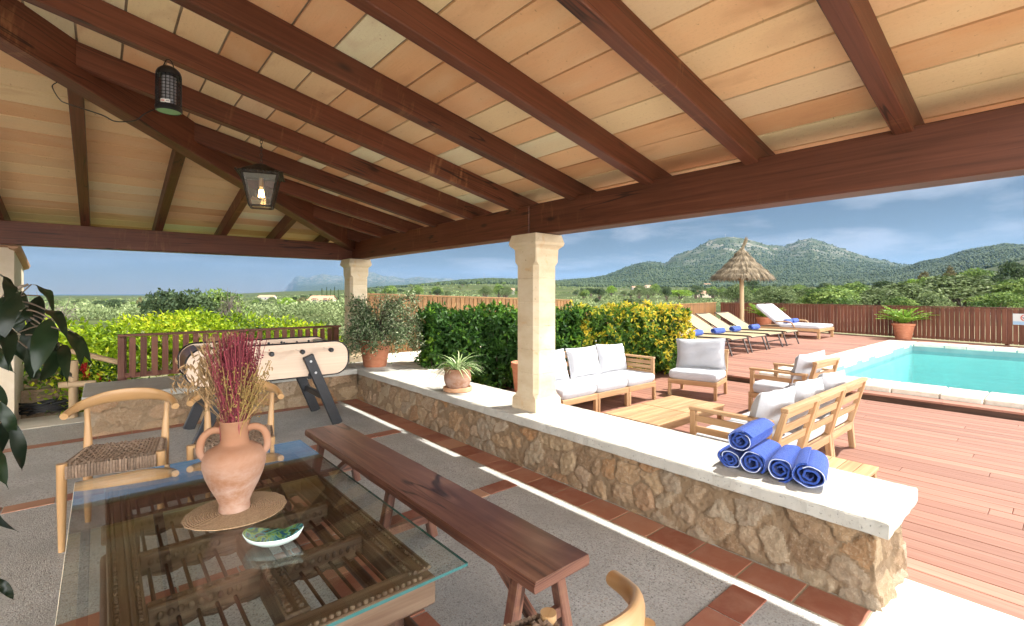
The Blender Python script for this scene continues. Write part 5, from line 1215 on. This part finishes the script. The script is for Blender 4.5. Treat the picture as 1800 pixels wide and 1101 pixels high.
# ---------------------------------------------------------------- garden beyond the left wall
b = MB(); b.add([(-60, 8.75, -.05), (40, 8.75, -.05), (40, 32, -.35), (-60, 32, -.35)], [[0, 1, 2, 3]]); [b.add([(x0, y0, -.37), (x1, y0, -.37), (x1, y1, -.37), (x0, y1, -.37)], [[0, 1, 2, 3]]) for x0, x1, y0, y1 in ((-60, 9.5, -60, 8.7), (18.2, 60, -60, 8.7), (9.5, 18.2, 3.3, 8.7), (9.5, 18.2, -60, -6.2))]; struct(b.build('garden_ground', 'dry_ground'))
def bushmass(name, label, lobes, mat, n, L, cat_='bush', trunk=True, wf=.45, flat=.8, group=None):
    """lobes: (x,y,z,rx,ry,rz); leaves spread through the outer part of every lobe"""
    lo = np.array(lobes, float); c0 = lo[:, :3].mean(0); base = (c0[0], c0[1], min(lo[:, 2] - lo[:, 5])); t = thing(name, label, cat_, base, 0, group)
    wgt = lo[:, 3] * lo[:, 4] + lo[:, 4] * lo[:, 5]; k = rs.choice(len(lo), n, p=wgt / wgt.sum()); dr = unit(rs.normal(size=(n, 3))); rad = 1 - np.abs(rs.normal(0, .16, n))
    rad *= 1 + .1 * np.sin(dr[:, 0] * 9 + k) * np.sin(dr[:, 2] * 8 + 2 * k)
    P = lo[k, :3] + dr * lo[k, 3:] * rad[:, None] - np.array(base); D = dr * .5 + rs.normal(0, .55, (n, 3)); 
    tone = np.clip(rs.normal(.45, .2, n) + .18 * np.sin(P[:, 0] * 4 + P[:, 2] * 5) + .1 * rs.normal(size=len(lo))[k], 0, 1)
    leaves('foliage', P, D, rs.uniform(.7, 1.3, n) * L, L * wf, mat, t, tone, up=dr)
    if trunk:
        b = MB()
        for x, y, z, rx, ry, rz in lobes: b.tube(cat([(random.gauss(0, .06), random.gauss(0, .06), 0), ((x - base[0]) * .5, (y - base[1]) * .5, (z - base[2]) * .55), (x - base[0], y - base[1], z - base[2])], 4), [.03 * max(.4, rz) * 1.6 * (1 - i / 12) + .005 for i in range(9)], 6)
        b.build('trunk', 'trunk_bark', t)
    return t
for x0, y0, n_, lb in ((-1.7, 10.4, 4200, 'lime green leafy bush behind the bare end of the slat fence'), (.1, 10.1, 5200, 'lime green leafy bush behind the left half of the dark slat fence'), (2.1, 10.4, 5000, 'lime green leafy bush behind the right half of the dark slat fence')):
    lobes = [(x0 + random.uniform(-1.0, 1.0), y0 + random.uniform(-.5, .6), random.uniform(.35, .9), random.uniform(.55, .8), .6, random.uniform(.35, .52)) for _ in range(9)]
    bushmass('lime_bush', lb, lobes, 'leaf_lime', int(n_ * 1.7), .088)
bushmass('olive_bush', 'silvery green bush beside the corner column behind the fence', [(4.3, 12.6, .6, .9, .8, .75), (3.2, 12.9, .5, .8, .8, .6), (5.3, 12.9, .5, .8, .8, .7)], 'tree_olive', 5200, .09)
bushmass('garden_shrub', 'green shrub with small leaves growing by the wooden hand rail', [(-.6, 9.5, .3, .5, .35, .4), (.1, 9.2, .25, .45, .3, .4), (-1.3, 10, .35, .5, .4, .4)], 'leaf_hedge', 2600, .075)
t = thing('red_flowers', 'small plant with red flowers beside the wooden hand rail', 'flowers', (-.2, 8.85, 0))
n = 60; P = np.column_stack([rs.normal(0, .13, n), rs.normal(0, .06, n), rs.normal(.5, .07, n)]); [leaves('flower_head', P[i_][None] + rs.normal(0, .012, (9, 3)), rs.normal(0, 1, (9, 3)), .05, .035, 'leaf_flower', t) for i_ in range(9)]
n = 500; P = np.column_stack([rs.normal(0, .17, n), rs.normal(0, .08, n), rs.uniform(.0, .52, n)]); leaves('foliage', P, rs.normal(0, 1, (n, 3)), .08, .035, 'leaf_lime', t)
# hand rail, dry stone terraces, hose, house corner
t = thing('wooden_handrail', 'round pole hand rail with an upright post at the left end of the wall', 'hand rail', (-.27, 8.42, 0))
b = MB(); b.tube([(0, 0, 0), (0, 0, .74)], .05, 10); b.build('post', 'pole_wood', t, 50)
b = MB(); b.tube([(-.35, .1, .95), (0, .0, .855), (.45, -.14, .69)], .035, 10); b.build('rail', 'pole_wood', t, 50)
b = MB(); b.tube([(-.14, -.02, .44), (.22, -.06, .43)], .04, 10); b.build('lower_rail', 'pole_wood', t, 50)
t = thing('dry_stone_wall', 'rough dry stone terrace walls stepping up behind the paved strip', 'wall', (-.9, 9.2, 0))
under(t, rubble('stone_course', [(-2.6, 9.05), (-.2, 9.0)], -.05, .32, None, .025, 21, (.3, .12))); under(t, rubble('stone_course', [(-2.6, 9.55), (-.35, 9.5)], .2, .62, None, .025, 22, (.3, .12)))
b = MB(); b.box(-2.6, -.2, 9.03, 9.5, .2, .3, .02); b.box(-2.6, -.35, 9.53, 10.0, .5, .6, .02); under(t, b.build('terrace_fill', 'dry_ground'))
b = MB(); b.tube([(-.52 + (.2 + .05 * math.sin(i * .9)) * math.cos(i * .55) * 1.3, 8.82 + .1 * math.sin(i * .55), .04 + .0016 * i + .02 * math.sin(i * 1.7)) for i in range(90)], .012, 6); tag(b.build('garden_hose', 'black_hose', None, 60), 'heap of coiled black garden hose on the paved strip below the stone terraces', 'hose')
t = thing('garden_house', 'rendered house corner with clay roof verge at the left edge', 'building', (-2.3, 8.8, 0))
b = MB(); b.prism([(8.36, -.1), (9.3, -.1), (9.3, 1.98), (8.36, 2.17)], 'x', -1.5, 1.5); b.v = [(x, y - 8.8, z) for x, y, z in b.v]; b.build('wall', 'house_render', t)
b = MB()
for k in range(12):
    xx = 1.5 - k * .25; b.tube([(xx, 8.28 - 8.8, 2.2), (xx, 9.4 - 8.8, 1.985)], .06, 8)
b.prism([(8.3, 2.172), (9.4, 1.952), (9.4, 1.98), (8.3, 2.2)], 'x', -1.55, 1.55); b.v = [(x, y - 8.8 if y > 5 else y, z) for x, y, z in b.v]; b.build('roof', 'roof_clay', t, 50)
# ---------------------------------------------------------------- the land: plain, hills, sea
# surveyed skyline: bearing (as a picture column of the level camera) against apparent height, at several real distances
BP = np.array([-1700, -600, 0, 300, 400, 430, 460, 488, 494, 498, 503, 510, 517, 526, 536, 551, 560, 571, 579, 600, 622, 640, 645, 658, 683, 689, 710, 717, 720, 737, 764, 790, 800, 807, 860, 920, 985, 1030, 1066, 1102, 1133, 1169, 1185, 1213, 1247, 1278, 1300, 1331, 1360, 1378, 1403, 1425, 1451, 1491, 1527, 1563, 1590, 1618, 1665, 1709, 1763, 1800, 2100, 3500], float)
def col(pts): a = np.array(pts, float); return np.interp(BP, a[:, 0], a[:, 1])
LAY = [(26, col([(-1700, 540), (3500, 540)])),
       (45, col([(-1700, 565), (400, 562), (700, 545), (900, 541), (1300, 545), (1800, 545), (3500, 540)])),
       (120, col([(-1700, 553), (300, 552), (430, 549), (700, 530), (950, 533), (1250, 534), (1500, 528), (1800, 518), (3500, 505)])),
       (350, col([(-1700, 533), (300, 533), (430, 531.5), (640, 524), (800, 521), (1000, 522), (1250, 521.5), (1500, 517), (1650, 508), (1800, 494), (3500, 470)])),
       (900, col([(-1700, 524.6), (300, 524.5), (430, 523), (560, 519.5), (640, 515), (720, 505.5), (800, 502), (860, 502), (985, 505), (1130, 509), (1280, 509), (1425, 508), (1590, 502), (1700, 484), (1800, 462), (3500, 440)])),
       (1250, col([(-1700, 522.6), (300, 522.5), (430, 521), (500, 517), (640, 508), (720, 505), (811, 495.5), (860, 492.5), (920, 494), (985, 501), (1130, 503), (1280, 502), (1425, 501), (1560, 492), (1618, 480), (1665, 468), (1709, 453), (1763, 441), (1800, 438), (2100, 430), (3500, 430)])),
       (1600, col([(-1700, 521.3), (330, 521.2), (430, 518), (500, 513), (640, 509), (720, 508), (860, 500), (985, 498), (1066, 496), (1133, 492), (1280, 487), (1425, 486), (1527, 484), (1590, 474), (1618, 463), (1665, 455), (1709, 442), (1763, 434.5), (1800, 436), (2100, 425), (3500, 430)])),
       (2300, col([(-1700, 520.2), (350, 520), (430, 516), (500, 512.5), (720, 511), (900, 500), (985, 496), (1028, 492), (1066, 486), (1102, 474), (1133, 465), (1169, 471), (1213, 468), (1278, 462), (1360, 464), (1425, 456), (1491, 462), (1563, 470), (1590, 474), (1665, 470), (1800, 460), (3500, 450)])),
       (3000, col([(-1700, 519.7), (360, 519.5), (430, 516), (500, 514), (900, 510), (985, 500), (1028, 494), (1066, 486), (1102, 473), (1133, 463), (1169, 464), (1174, 456), (1185, 449), (1213, 440), (1247, 425.5), (1278, 418.5), (1300, 420), (1331, 426.5), (1360, 436), (1378, 438), (1403, 426), (1425, 420.5), (1451, 427), (1491, 441.5), (1527, 454.5), (1563, 463.5), (1590, 468), (1665, 476), (1800, 480), (3500, 470)])),
       (3900, col([(-1700, 521.5), (400, 520), (900, 515), (1200, 470), (1425, 460), (1600, 490), (3500, 490)])),
       (5500, col([(-1700, 525), (430, 522), (560, 517), (800, 515), (1600, 512), (3500, 512)])),
       (8800, col([(-1700, 525), (490, 523), (505, 520), (520, 508), (540, 502), (640, 496), (800, 504), (900, 509), (1800, 512), (3500, 512)])),
       (11000, col([(-1700, 525), (488, 522), (498, 511), (503, 503), (517, 490), (526, 486), (536, 488), (551, 484), (571, 481.5), (579, 485), (600, 486), (622, 479), (645, 478), (658, 481), (683, 488), (689, 486), (710, 492), (717, 489), (737, 487), (764, 489), (790, 490), (807, 494), (840, 500), (900, 506), (1800, 512), (3500, 512)])),
       (13500, col([(-1700, 525), (3500, 516)]))]
LD = np.log(np.array([l[0] for l in LAY])); LZ = np.array([EYE - (l[1] - 517) * l[0] / 846 for l in LAY]); LZ[0] = -.45
def fbm(x, y):
    out = 0; 
    for i, (f, a) in enumerate(((1, 1), (2.1, .55), (4.3, .3), (8.9, .16))):
        out = out + a * (np.sin(x * f * 1.3 + 1.7 * np.sin(y * f * .9 + i)) * np.cos(y * f * 1.1 + 1.3 * np.sin(x * f * .7 + 2 * i)))
    return out
def ground(px, d):
    px = np.asarray(px, float); d = np.asarray(d, float); ld = np.log(d); k = np.clip(np.searchsorted(LD, ld) - 1, 0, len(LD) - 2); f = (ld - LD[k]) / (LD[k + 1] - LD[k])
    f = np.where(d > 2000, f, f * f * (3 - 2 * f)); za = np.empty(px.shape); zb_ = np.empty(px.shape)
    for i in range(len(LD)):
        zi = np.interp(px, BP, LZ[i]); za = np.where(k == i, zi, za); zb_ = np.where(k + 1 == i, zi, zb_)
    z = za + (zb_ - za) * f; u = (px - 900) / 846; X = d * (math.sin(YAW) + u * math.cos(YAW)); Y = d * (math.cos(YAW) - u * math.sin(YAW))
    amp = np.clip((z - 25) / 160, 0, 1) * np.clip((d - 1100) / 600, 0, 1)
    return X, Y, z + amp * (9 * fbm(X / 150, Y / 150) + 7 * np.abs(fbm(X / 55, Y / 55))) * np.clip(d / 3000, .4, 2.2)
pxs = np.concatenate([np.linspace(-1700, -60, 60)[:-1], np.linspace(-60, 1860, 440), np.linspace(1860, 3500, 60)[1:]])
ds = np.concatenate([np.geomspace(26, 900, 50)[:-1], np.geomspace(900, 4000, 110)[:-1], np.geomspace(4000, 13500, 50)])
A, B = np.meshgrid(pxs, ds, indexing='ij'); X, Y, Z = ground(A, B); n, m = A.shape
i, j = np.meshgrid(np.arange(n - 1), np.arange(m - 1), indexing='ij'); a = (i * m + j).ravel(); F = np.stack([a, a + m, a + m + 1, a + 1], 1)
struct(npmesh('terrain', np.stack([X, Y, Z], -1).reshape(-1, 3), F[:, ::-1], 'land', None, None, True))
b = MB(); q = 13200; b.add([(-q, -q, -9), (q, -q, -9), (q, q, -9), (-q, q, -9)], [[0, 1, 2, 3]]); struct(b.build('sea', 'sea_water'))
# forest on the hills, read as one mass
k = 30000; fp = np.concatenate([rs.uniform(640, 1870, k), rs.uniform(640, 1000, 4000), rs.uniform(1560, 1900, 5000)]); fd = np.concatenate([np.exp(rs.uniform(np.log(1000), np.log(3050), k)), rs.uniform(1000, 1350, 4000), rs.uniform(700, 1650, 5000)])
X, Y, Z = ground(fp, fd); keep = (Z > 16) & ((fbm(X / 210, Y / 210) > -.75) | (Z < 120)) & ~((fd > 2700) & (rs.rand(len(fd)) < .45)); X, Y, Z, fd = X[keep], Y[keep], Z[keep], fd[keep]; k = len(X)
h = rs.uniform(3.5, 8, k) * np.clip(fd / 1700, .8, 1.2); w_ = h * rs.uniform(.38, .6, k); an = rs.rand(k) * 6.28; V = np.empty((k, 9, 3))
for c in range(4):
    q = an + c * 1.571; V[:, c] = np.stack([X + w_ * .75 * np.cos(q), Y + w_ * .75 * np.sin(q), Z - 1], 1); V[:, 4 + c] = np.stack([X + w_ * np.cos(q + .6) * rs.uniform(.7, 1.1, k), Y + w_ * np.sin(q + .6) * rs.uniform(.7, 1.1, k), Z + h * .55], 1)
V[:, 8] = np.stack([X + rs.normal(0, .6, k), Y, Z + h], 1); T = []
for c in range(4): e = (c + 1) % 4; T += [[c, e, 4 + c], [e, 4 + e, 4 + c], [4 + c, 4 + e, 8]]
F = (np.arange(k)[:, None, None] * 9 + np.array(T)[None]).reshape(-1, 3)
struct(npmesh('hill_forest', V.reshape(-1, 3), F, 'hill_tree', np.repeat(np.clip(rs.normal(.55, .25, k), 0, 1), 12), None, True), 'stuff')
# low scrub and vine rows over the plain
k = 15000; fp = rs.uniform(-50, 1850, k); fd = np.exp(rs.uniform(np.log(60), np.log(900), k)); X, Y, Z = ground(fp, fd); keep = fbm(X / 60 + 3, Y / 60) > -.1; X, Y, Z, fd = X[keep], Y[keep], Z[keep], fd[keep]; k = len(X)
c_ = 7; h = rs.uniform(.3, .9, k) * np.clip(fd / 150, .6, 2.2); P = np.stack([X, Y, Z], 1).repeat(c_, 0) + rs.normal(0, 1, (k * c_, 3)) * np.repeat(h, c_)[:, None] * np.array((.6, .6, .3)); D = rs.normal(0, 1, (k * c_, 3)); D[:, 2] = np.abs(D[:, 2])
k = 7000; px2 = rs.uniform(-60, 720, k); d2 = np.exp(rs.uniform(np.log(45), np.log(420), k)); X, Y, Z = ground(px2, d2); h2 = rs.uniform(.5, 1.3, k).repeat(3); X, Y, Z = X.repeat(3), Y.repeat(3), Z.repeat(3); k *= 3; P2 = np.stack([X, Y, Z + h2 * .3], 1).repeat(c_, 0) + rs.normal(0, 1, (k * c_, 3)) * np.repeat(h2, c_)[:, None] * np.array((.6, .6, .35)); D2 = rs.normal(0, 1, (k * c_, 3)); D2[:, 2] = np.abs(D2[:, 2])
P = np.concatenate([P, P2]); D = np.concatenate([D, D2]); h = np.concatenate([h, np.minimum(h2 * .32, .4)]); k = len(h)
struct(leaves('field_scrub', P, D, np.repeat(h, c_) * 1.1, np.repeat(h, c_) * .6, 'tree_olive', None, np.clip(rs.normal(.55, .25, k).repeat(c_) + rs.normal(0, .08, k * c_), 0, 1)), 'stuff')

# ---------------------------------------------------------------- trees one can tell apart
def tree(label, mat, n=900, lobes=7, leaf_=.11, spread=.36, flat=.75, cat_='tree', name='tree', bare=False, low=.12, tall=False, seed=0):
    """about one unit tall; crown of leaf clumps on uneven lobes, trunk with limbs"""
    q = np.random.RandomState(seed + 40); t = thing(name, label, cat_, (0, 0, 0))
    if tall: C = np.column_stack([q.normal(0, .03, lobes), q.normal(0, .03, lobes), np.linspace(.18, .9, lobes)]); Rr = .13 * (1 - .75 * (C[:, 2] - .18)) + q.uniform(-.01, .02, lobes)
    else:
        an = np.arange(lobes) * 2.4 + q.rand(lobes); rr_ = spread * np.sqrt((np.arange(lobes) + .4) / lobes); C = np.column_stack([rr_ * np.cos(an), rr_ * np.sin(an), low + .26 + .36 * (1 - (rr_ / spread) ** 2) * q.uniform(.6, 1, lobes) + q.uniform(-.05, .08, lobes)]); Rr = q.uniform(.17, .27, lobes)
    w_ = Rr ** 2; k = q.choice(lobes, n, p=w_ / w_.sum()); dr = unit(q.normal(size=(n, 3))); dr[:, 2] = np.where(dr[:, 2] < -.5, -dr[:, 2], dr[:, 2]); rad = (1 - np.abs(q.normal(0, .13, n))) * (1 + .16 * np.sin(dr[:, 0] * 7 + k) * np.sin(dr[:, 1] * 8 - k) + .1 * np.sin(dr[:, 2] * 13 + 2 * k))
    P = C[k] + dr * (Rr[k] * rad)[:, None] * np.array((1, 1, flat if not tall else 1.3)); tone = np.clip(q.normal(.42, .16, n) + .2 * q.normal(size=lobes)[k] + .16 * np.sin(P[:, 0] * 21 + P[:, 2] * 17) * np.sin(P[:, 1] * 19), 0, 1)
    if not bare: leaves('crown', P, dr * .6 + q.normal(0, .6, (n, 3)), leaf_ * q.uniform(.6, 1.25, n), leaf_ * .62, mat, t, tone, up=dr)
    b = MB()
    for i in range(lobes):
        c = C[i]; b.tube(cat([(0, 0, -.04), (c[0] * .25, c[1] * .25, low + .05), (c[0] * .7, c[1] * .7, c[2] * .75), tuple(c)], 3), [.028 * (1 - .085 * j) for j in range(10)], 5)
        if bare:
            for j in range(16):
                e = C[i] + unit(q.normal(size=(1, 3)))[0] * .2 * np.array((1, 1, .9)) + (0, 0, .06); b.tube(cat([tuple(c * .8), tuple((c + e) / 2 + q.normal(0, .02, 3)), tuple(e)], 3), [.007, .006, .005, .004, .0035, .003, .002], 3)
    b.build('trunk' if not bare else 'twigs', 'trunk_bark' if not bare else 'bare_twig', t); return t
def place(t, px, d, top, wpx=None, label=None, first=False, sink=.05, group=None):
    """stand a tree at bearing px, d metres out, its top at apparent height top"""
    X, Y, Z = ground(np.array([px]), np.array([max(d, 26.5)])); z = float(Z[0]); u = (px - 900) / 846; X = d * (math.sin(YAW) + u * math.cos(YAW)); Y = d * (math.cos(YAW) - u * math.sin(YAW))
    h = EYE + (517 - top) * d / 846 - z; wd = (wpx or 0) * d / 846; s = (wd / .95 if wpx else h, wd / .95 if wpx else h, h * 1.03)
    o = t if first else dup(t)
    o.location = (X, Y, z - sink * h); o.rotation_euler = (0, 0, random.random() * 6.28); o.scale = s
    if label: o['label'] = label
    if group: o['group'] = group
    return o
TO = tree('silvery olive tree', 'tree_olive', 2600, 9, .062, seed=1); TG = tree('green tree', 'tree_green', 2600, 8, .06, seed=2); TD = tree('dark tree', 'tree_dark', 2400, 8, .06, seed=3)
TL = tree('bright lime green tree', 'tree_lime', 2200, 7, .06, seed=4); TR_ = tree('rust tinged tree', 'tree_rust', 2200, 7, .06, seed=6); TC = tree('dark cypress tree', 'tree_dark', 1500, 8, .05, tall=True, name='cypress_tree', seed=7)
TS = tree('leafless grey shrub', 'bare_twig', 0, 8, bare=True, cat_='shrub', name='bare_shrub', seed=8); TP = tree('dark pine', 'tree_dark', 1700, 6, .06, .3, .55, name='pine_tree', low=.3, seed=9)
used = set()
def put(t, px, d, top, wpx=None, label=None, group=None):
    f = t.name not in used; used.add(t.name); return place(t, px, d, top, wpx, label, f, group=group)
# behind the left hedge
put(TD, 318, 19, 488, 112, 'bushy dark green carob tree behind the lime bushes, left half of the pair')
put(TG, 392, 21, 494, 92, 'thinner carob tree with bare twigs behind the lime bushes, right half of the pair')
put(TS, 405, 20.5, 488, 70, 'leafless twiggy shrub poking out beside the carob trees'); put(TS, 92, 15, 492, 110, 'leafless grey shrub left of the sea view'); put(TS, 52, 14, 490, 80, 'leafless grey shrub beside the house corner')
put(TD, 199, 60, 519, 26, 'small round dark tree on the plain below the sea horizon'); put(TR_, 246, 90, 517, 14, 'tiny lone tree standing up on the plain near the sea')
put(TL, 505, 95, 519, 36, 'bright lime round tree on the plain left of the corner column'); put(TR_, 530, 100, 519, 24, 'rust tinged tree right of the bright round tree on the plain'); put(TD, 467, 75, 528, 24, 'dark low tree left of the bright round tree on the plain')
for i, (px, top) in enumerate(((566, 507), (574, 505), (581, 508), (588, 504), (595, 509))): put(TC, px, 150, top, 9, 'dark cypress in the clump left of the corner column', 'cypresses left of the corner column')
# grove beyond the far fence
G = [(TO, 1362, 40, 500, 74, 'silver grey olive tree just right of the thatched parasol pole'), (TG, 1452, 34, 494, 96, 'broad rounded green tree in the middle of the grove behind the daybed'), (TO, 1540, 38, 498, 90, 'loose grey olive tree right of the broad rounded tree'),
     (TO, 1596, 42, 488, 90, 'tall grey olive tree above the pool corner palm'), (TL, 1607, 78, 484, 30, 'small bright lime tree standing out in the grove'), (TO, 1690, 44, 472, 140, 'large dense olive tree, biggest of the grove'), (TG, 1750, 34, 506, 80, 'low dark green bush tree close to the fence near the sign'),
     (TG, 1790, 40, 478, 90, 'green tree at the right edge of the picture'), (TR_, 1668, 95, 459, 22, 'reddish tree on the slope above the big olive'), (TD, 1785, 70, 446, 56, 'dark tree high on the slope at the right edge'), (TR_, 1625, 100, 470, 26, 'rust tinged tree above the lime tree'), (TG, 1722, 80, 463, 60, 'green tree on the slope behind the big olive'),
     (TO, 1420, 60, 502, 44, 'pale olive tree behind the broad rounded tree'), (TD, 1314, 55, 508, 30, 'dark bush right behind the parasol pole'), (TG, 1505, 70, 492, 60, 'green tree behind the loose olive'), (TD, 1560, 90, 486, 44, 'dark tree at the back of the grove'), (TO, 1640, 75, 478, 70, 'grey olive behind the tall olive'), (TD, 1745, 60, 474, 60, 'dark tree behind the low bush tree'),
     (TG, 1335, 90, 503, 40, 'green bush tree left of the grove'), (TO, 1640, 36, 512, 60, 'low olive growing against the fence below the tall olive'), (TG, 1580, 36, 516, 56, 'low green tree against the fence behind the pool palm'), (TO, 1490, 33, 518, 50, 'low olive shoots at the foot of the broad rounded tree'), (TG, 1845, 36, 470, 120, 'tall green tree just outside the right edge')]
for g_ in G: put(*g_)
# plain between the column and the parasol
for px, d, top, wp_, t_, lb in ((1048, 70, 521, 13, TD, 'dark bush alone in the meadow, left one'), (1106, 60, 522, 20, TD, 'dark grey bush alone in the meadow, middle one'), (1122, 58, 523, 20, TO, 'grey bush beside the dark one in the meadow'), (1172, 160, 503, 18, TD, 'dark round tree at the edge of the meadow'), (1222, 200, 505, 10, TD, 'small dark tree near the lime bushes'), (1196, 190, 507, 44, TL, 'bright lime tree row in front of the hill'), (1150, 300, 495, 20, TG, 'tall green tree below the white farmhouse'), (1075, 330, 499, 18, TL, 'yellow green tree at the foot of the hill'),
                            (1038, 300, 503, 18, TD, 'dark tree left of the yellow green one at the foot of the hill')): put(t_, px, d, top, wp_, lb)
mats_ = (TO, TG, TD, TP, TG, TO)
for i in range(230):                                            # the rest of the plain, too small to tell apart
    px = random.uniform(40, 1620); d = math.exp(random.uniform(math.log(170), math.log(1000))); t_ = mats_[i % 6]; hh = random.uniform(3.5, 7.5) if px > 640 else random.uniform(2.2, 4.2)
    X, Y, Z = ground(np.array([px]), np.array([d])); put(t_, px, d, 517 - (float(Z[0]) + hh - EYE) * 846 / d, None, 'small distant tree scattered over the plain below the hills', 'small trees scattered over the plain')
for i in range(60):
    px = random.uniform(1290, 1830); d = random.uniform(48, 190); X, Y, Z = ground(np.array([px]), np.array([d])); t_ = (TO, TG, TO, TD)[i % 4]; hh = random.uniform(3.2, 5.2) if px > 1600 else random.uniform(2.0, 3.2)
    put(t_, px, d, 517 - (float(Z[0]) + hh - EYE) * 846 / d, None, 'tree among many others filling the grove behind the far fence', 'trees filling the grove behind the fence')
# ---------------------------------------------------------------- far houses and masts
def house(label, px, d, w_, h, dep, rot, wall='white_house', roofm='roof_clay'):
    X, Y, Z = ground(np.array([px]), np.array([d])); t = thing('farmhouse', label, 'house', (float(X[0]), float(Y[0]), float(Z[0]) - .3), rot)
    b = MB(); b.prism([(-dep / 2, 0), (dep / 2, 0), (dep / 2, h), (0, h + dep * .2), (-dep / 2, h)], 'x', -w_ / 2, w_ / 2); b.build('wall', wall, t)
    b = MB(); e = .35
    for s in (-1, 1): b.add([(-w_ / 2 - e, s * (dep / 2 + e), h - .1), (w_ / 2 + e, s * (dep / 2 + e), h - .1), (w_ / 2 + e, 0, h + dep * .2 + .12), (-w_ / 2 - e, 0, h + dep * .2 + .12)], [[0, 1, 2, 3]])
    b.build('roof', roofm, t)
    for k in range(max(2, int(w_ / 3.5))):
        x = -w_ / 2 + w_ * (k + .5) / max(2, int(w_ / 3.5))
        for s in (-1, 1): b = MB(); b.box(x - .5, x + .5, s * (dep / 2 + .02) - .03, s * (dep / 2 + .02) + .03, .3 if k == 0 else 1.1, 2.3); b.build('door' if k == 0 else 'window', 'window_dark', t)
house('low farmhouse with clay roof just left of the corner column', 568, 130, 5.6, 2.0, 4.5, -.7, 'house_render'); house('small farm outbuilding with clay roof beside the low farmhouse', 546, 138, 4, 1.4, 3.5, -.7, 'house_render'); house('long pale house with clay roof far out on the plain', 470, 420, 13, 3.2, 7, -.7)
house('white farmhouse below the forested hill', 1118, 620, 11, 3.6, 8, -.7); house('yellow farmhouse beside the white one below the hill', 1139, 640, 8, 5, 8, -.4, 'house_render'); house('white house among the trees left of the middle column', 892, 420, 12, 4, 7, -.7); house('pale farmhouse roof left of the thatched parasol', 1236, 260, 9, 2.6, 6, -.7, 'house_render'); house('small white house near the foot of the mountain', 1243, 1100, 14, 5, 9, -.7); house('white building behind the grove', 1560, 380, 12, 5, 8, -.7)
for px, lb, hh in ((1275, 'thin radio mast on the mountain top, taller one', 22), (1289, 'thin radio mast on the mountain top, shorter one', 16)):
    X, Y, Z = ground(np.array([px]), np.array([2990.0])); t = thing('radio_mast', lb, 'mast', (float(X[0]), float(Y[0]), float(Z[0]) - 2)); b = MB(); b.tube([(0, 0, 0), (0, 0, hh * .6), (0, 0, hh)], [.9, .7, .4], 6); b.build('mast_pole', 'label_grey', t)
    b = MB(); b.box(-1.2, 1.2, -.6, .6, hh * .5, hh * .56); b.box(-.9, .9, -.5, .5, hh * .72, hh * .78); b.build('antenna', 'label_grey', t)
X, Y, Z = ground(np.array([851.]), np.array([1250.0])); t = thing('radio_mast', 'thin mast rising above the forest left of the middle column', 'mast', (float(X[0]), float(Y[0]), float(Z[0]))); b = MB(); b.tube([(0, 0, 0), (0, 0, 20)], [.5, .2], 6); b.build('mast_pole', 'label_grey', t)
# ---------------------------------------------------------------- haze
if True:
    m = bpy.data.materials.new('haze'); m.use_nodes = True; nt = N(m.node_tree); MATS['haze'] = m
    v = nt.n('ShaderNodeVolumePrincipled', {'Color': (0.3, 0.56, 1.0, 1), 'Density': 4.0e-5, 'Anisotropy': 0.2}); o_ = nt.n('ShaderNodeOutputMaterial'); m.node_tree.links.new(v.outputs[0], o_.inputs['Volume'])
    b = MB(); q = 13900; b.box(-q, q, -q, q, -30, 760, 1); struct(b.build('haze', 'haze'), 'stuff')
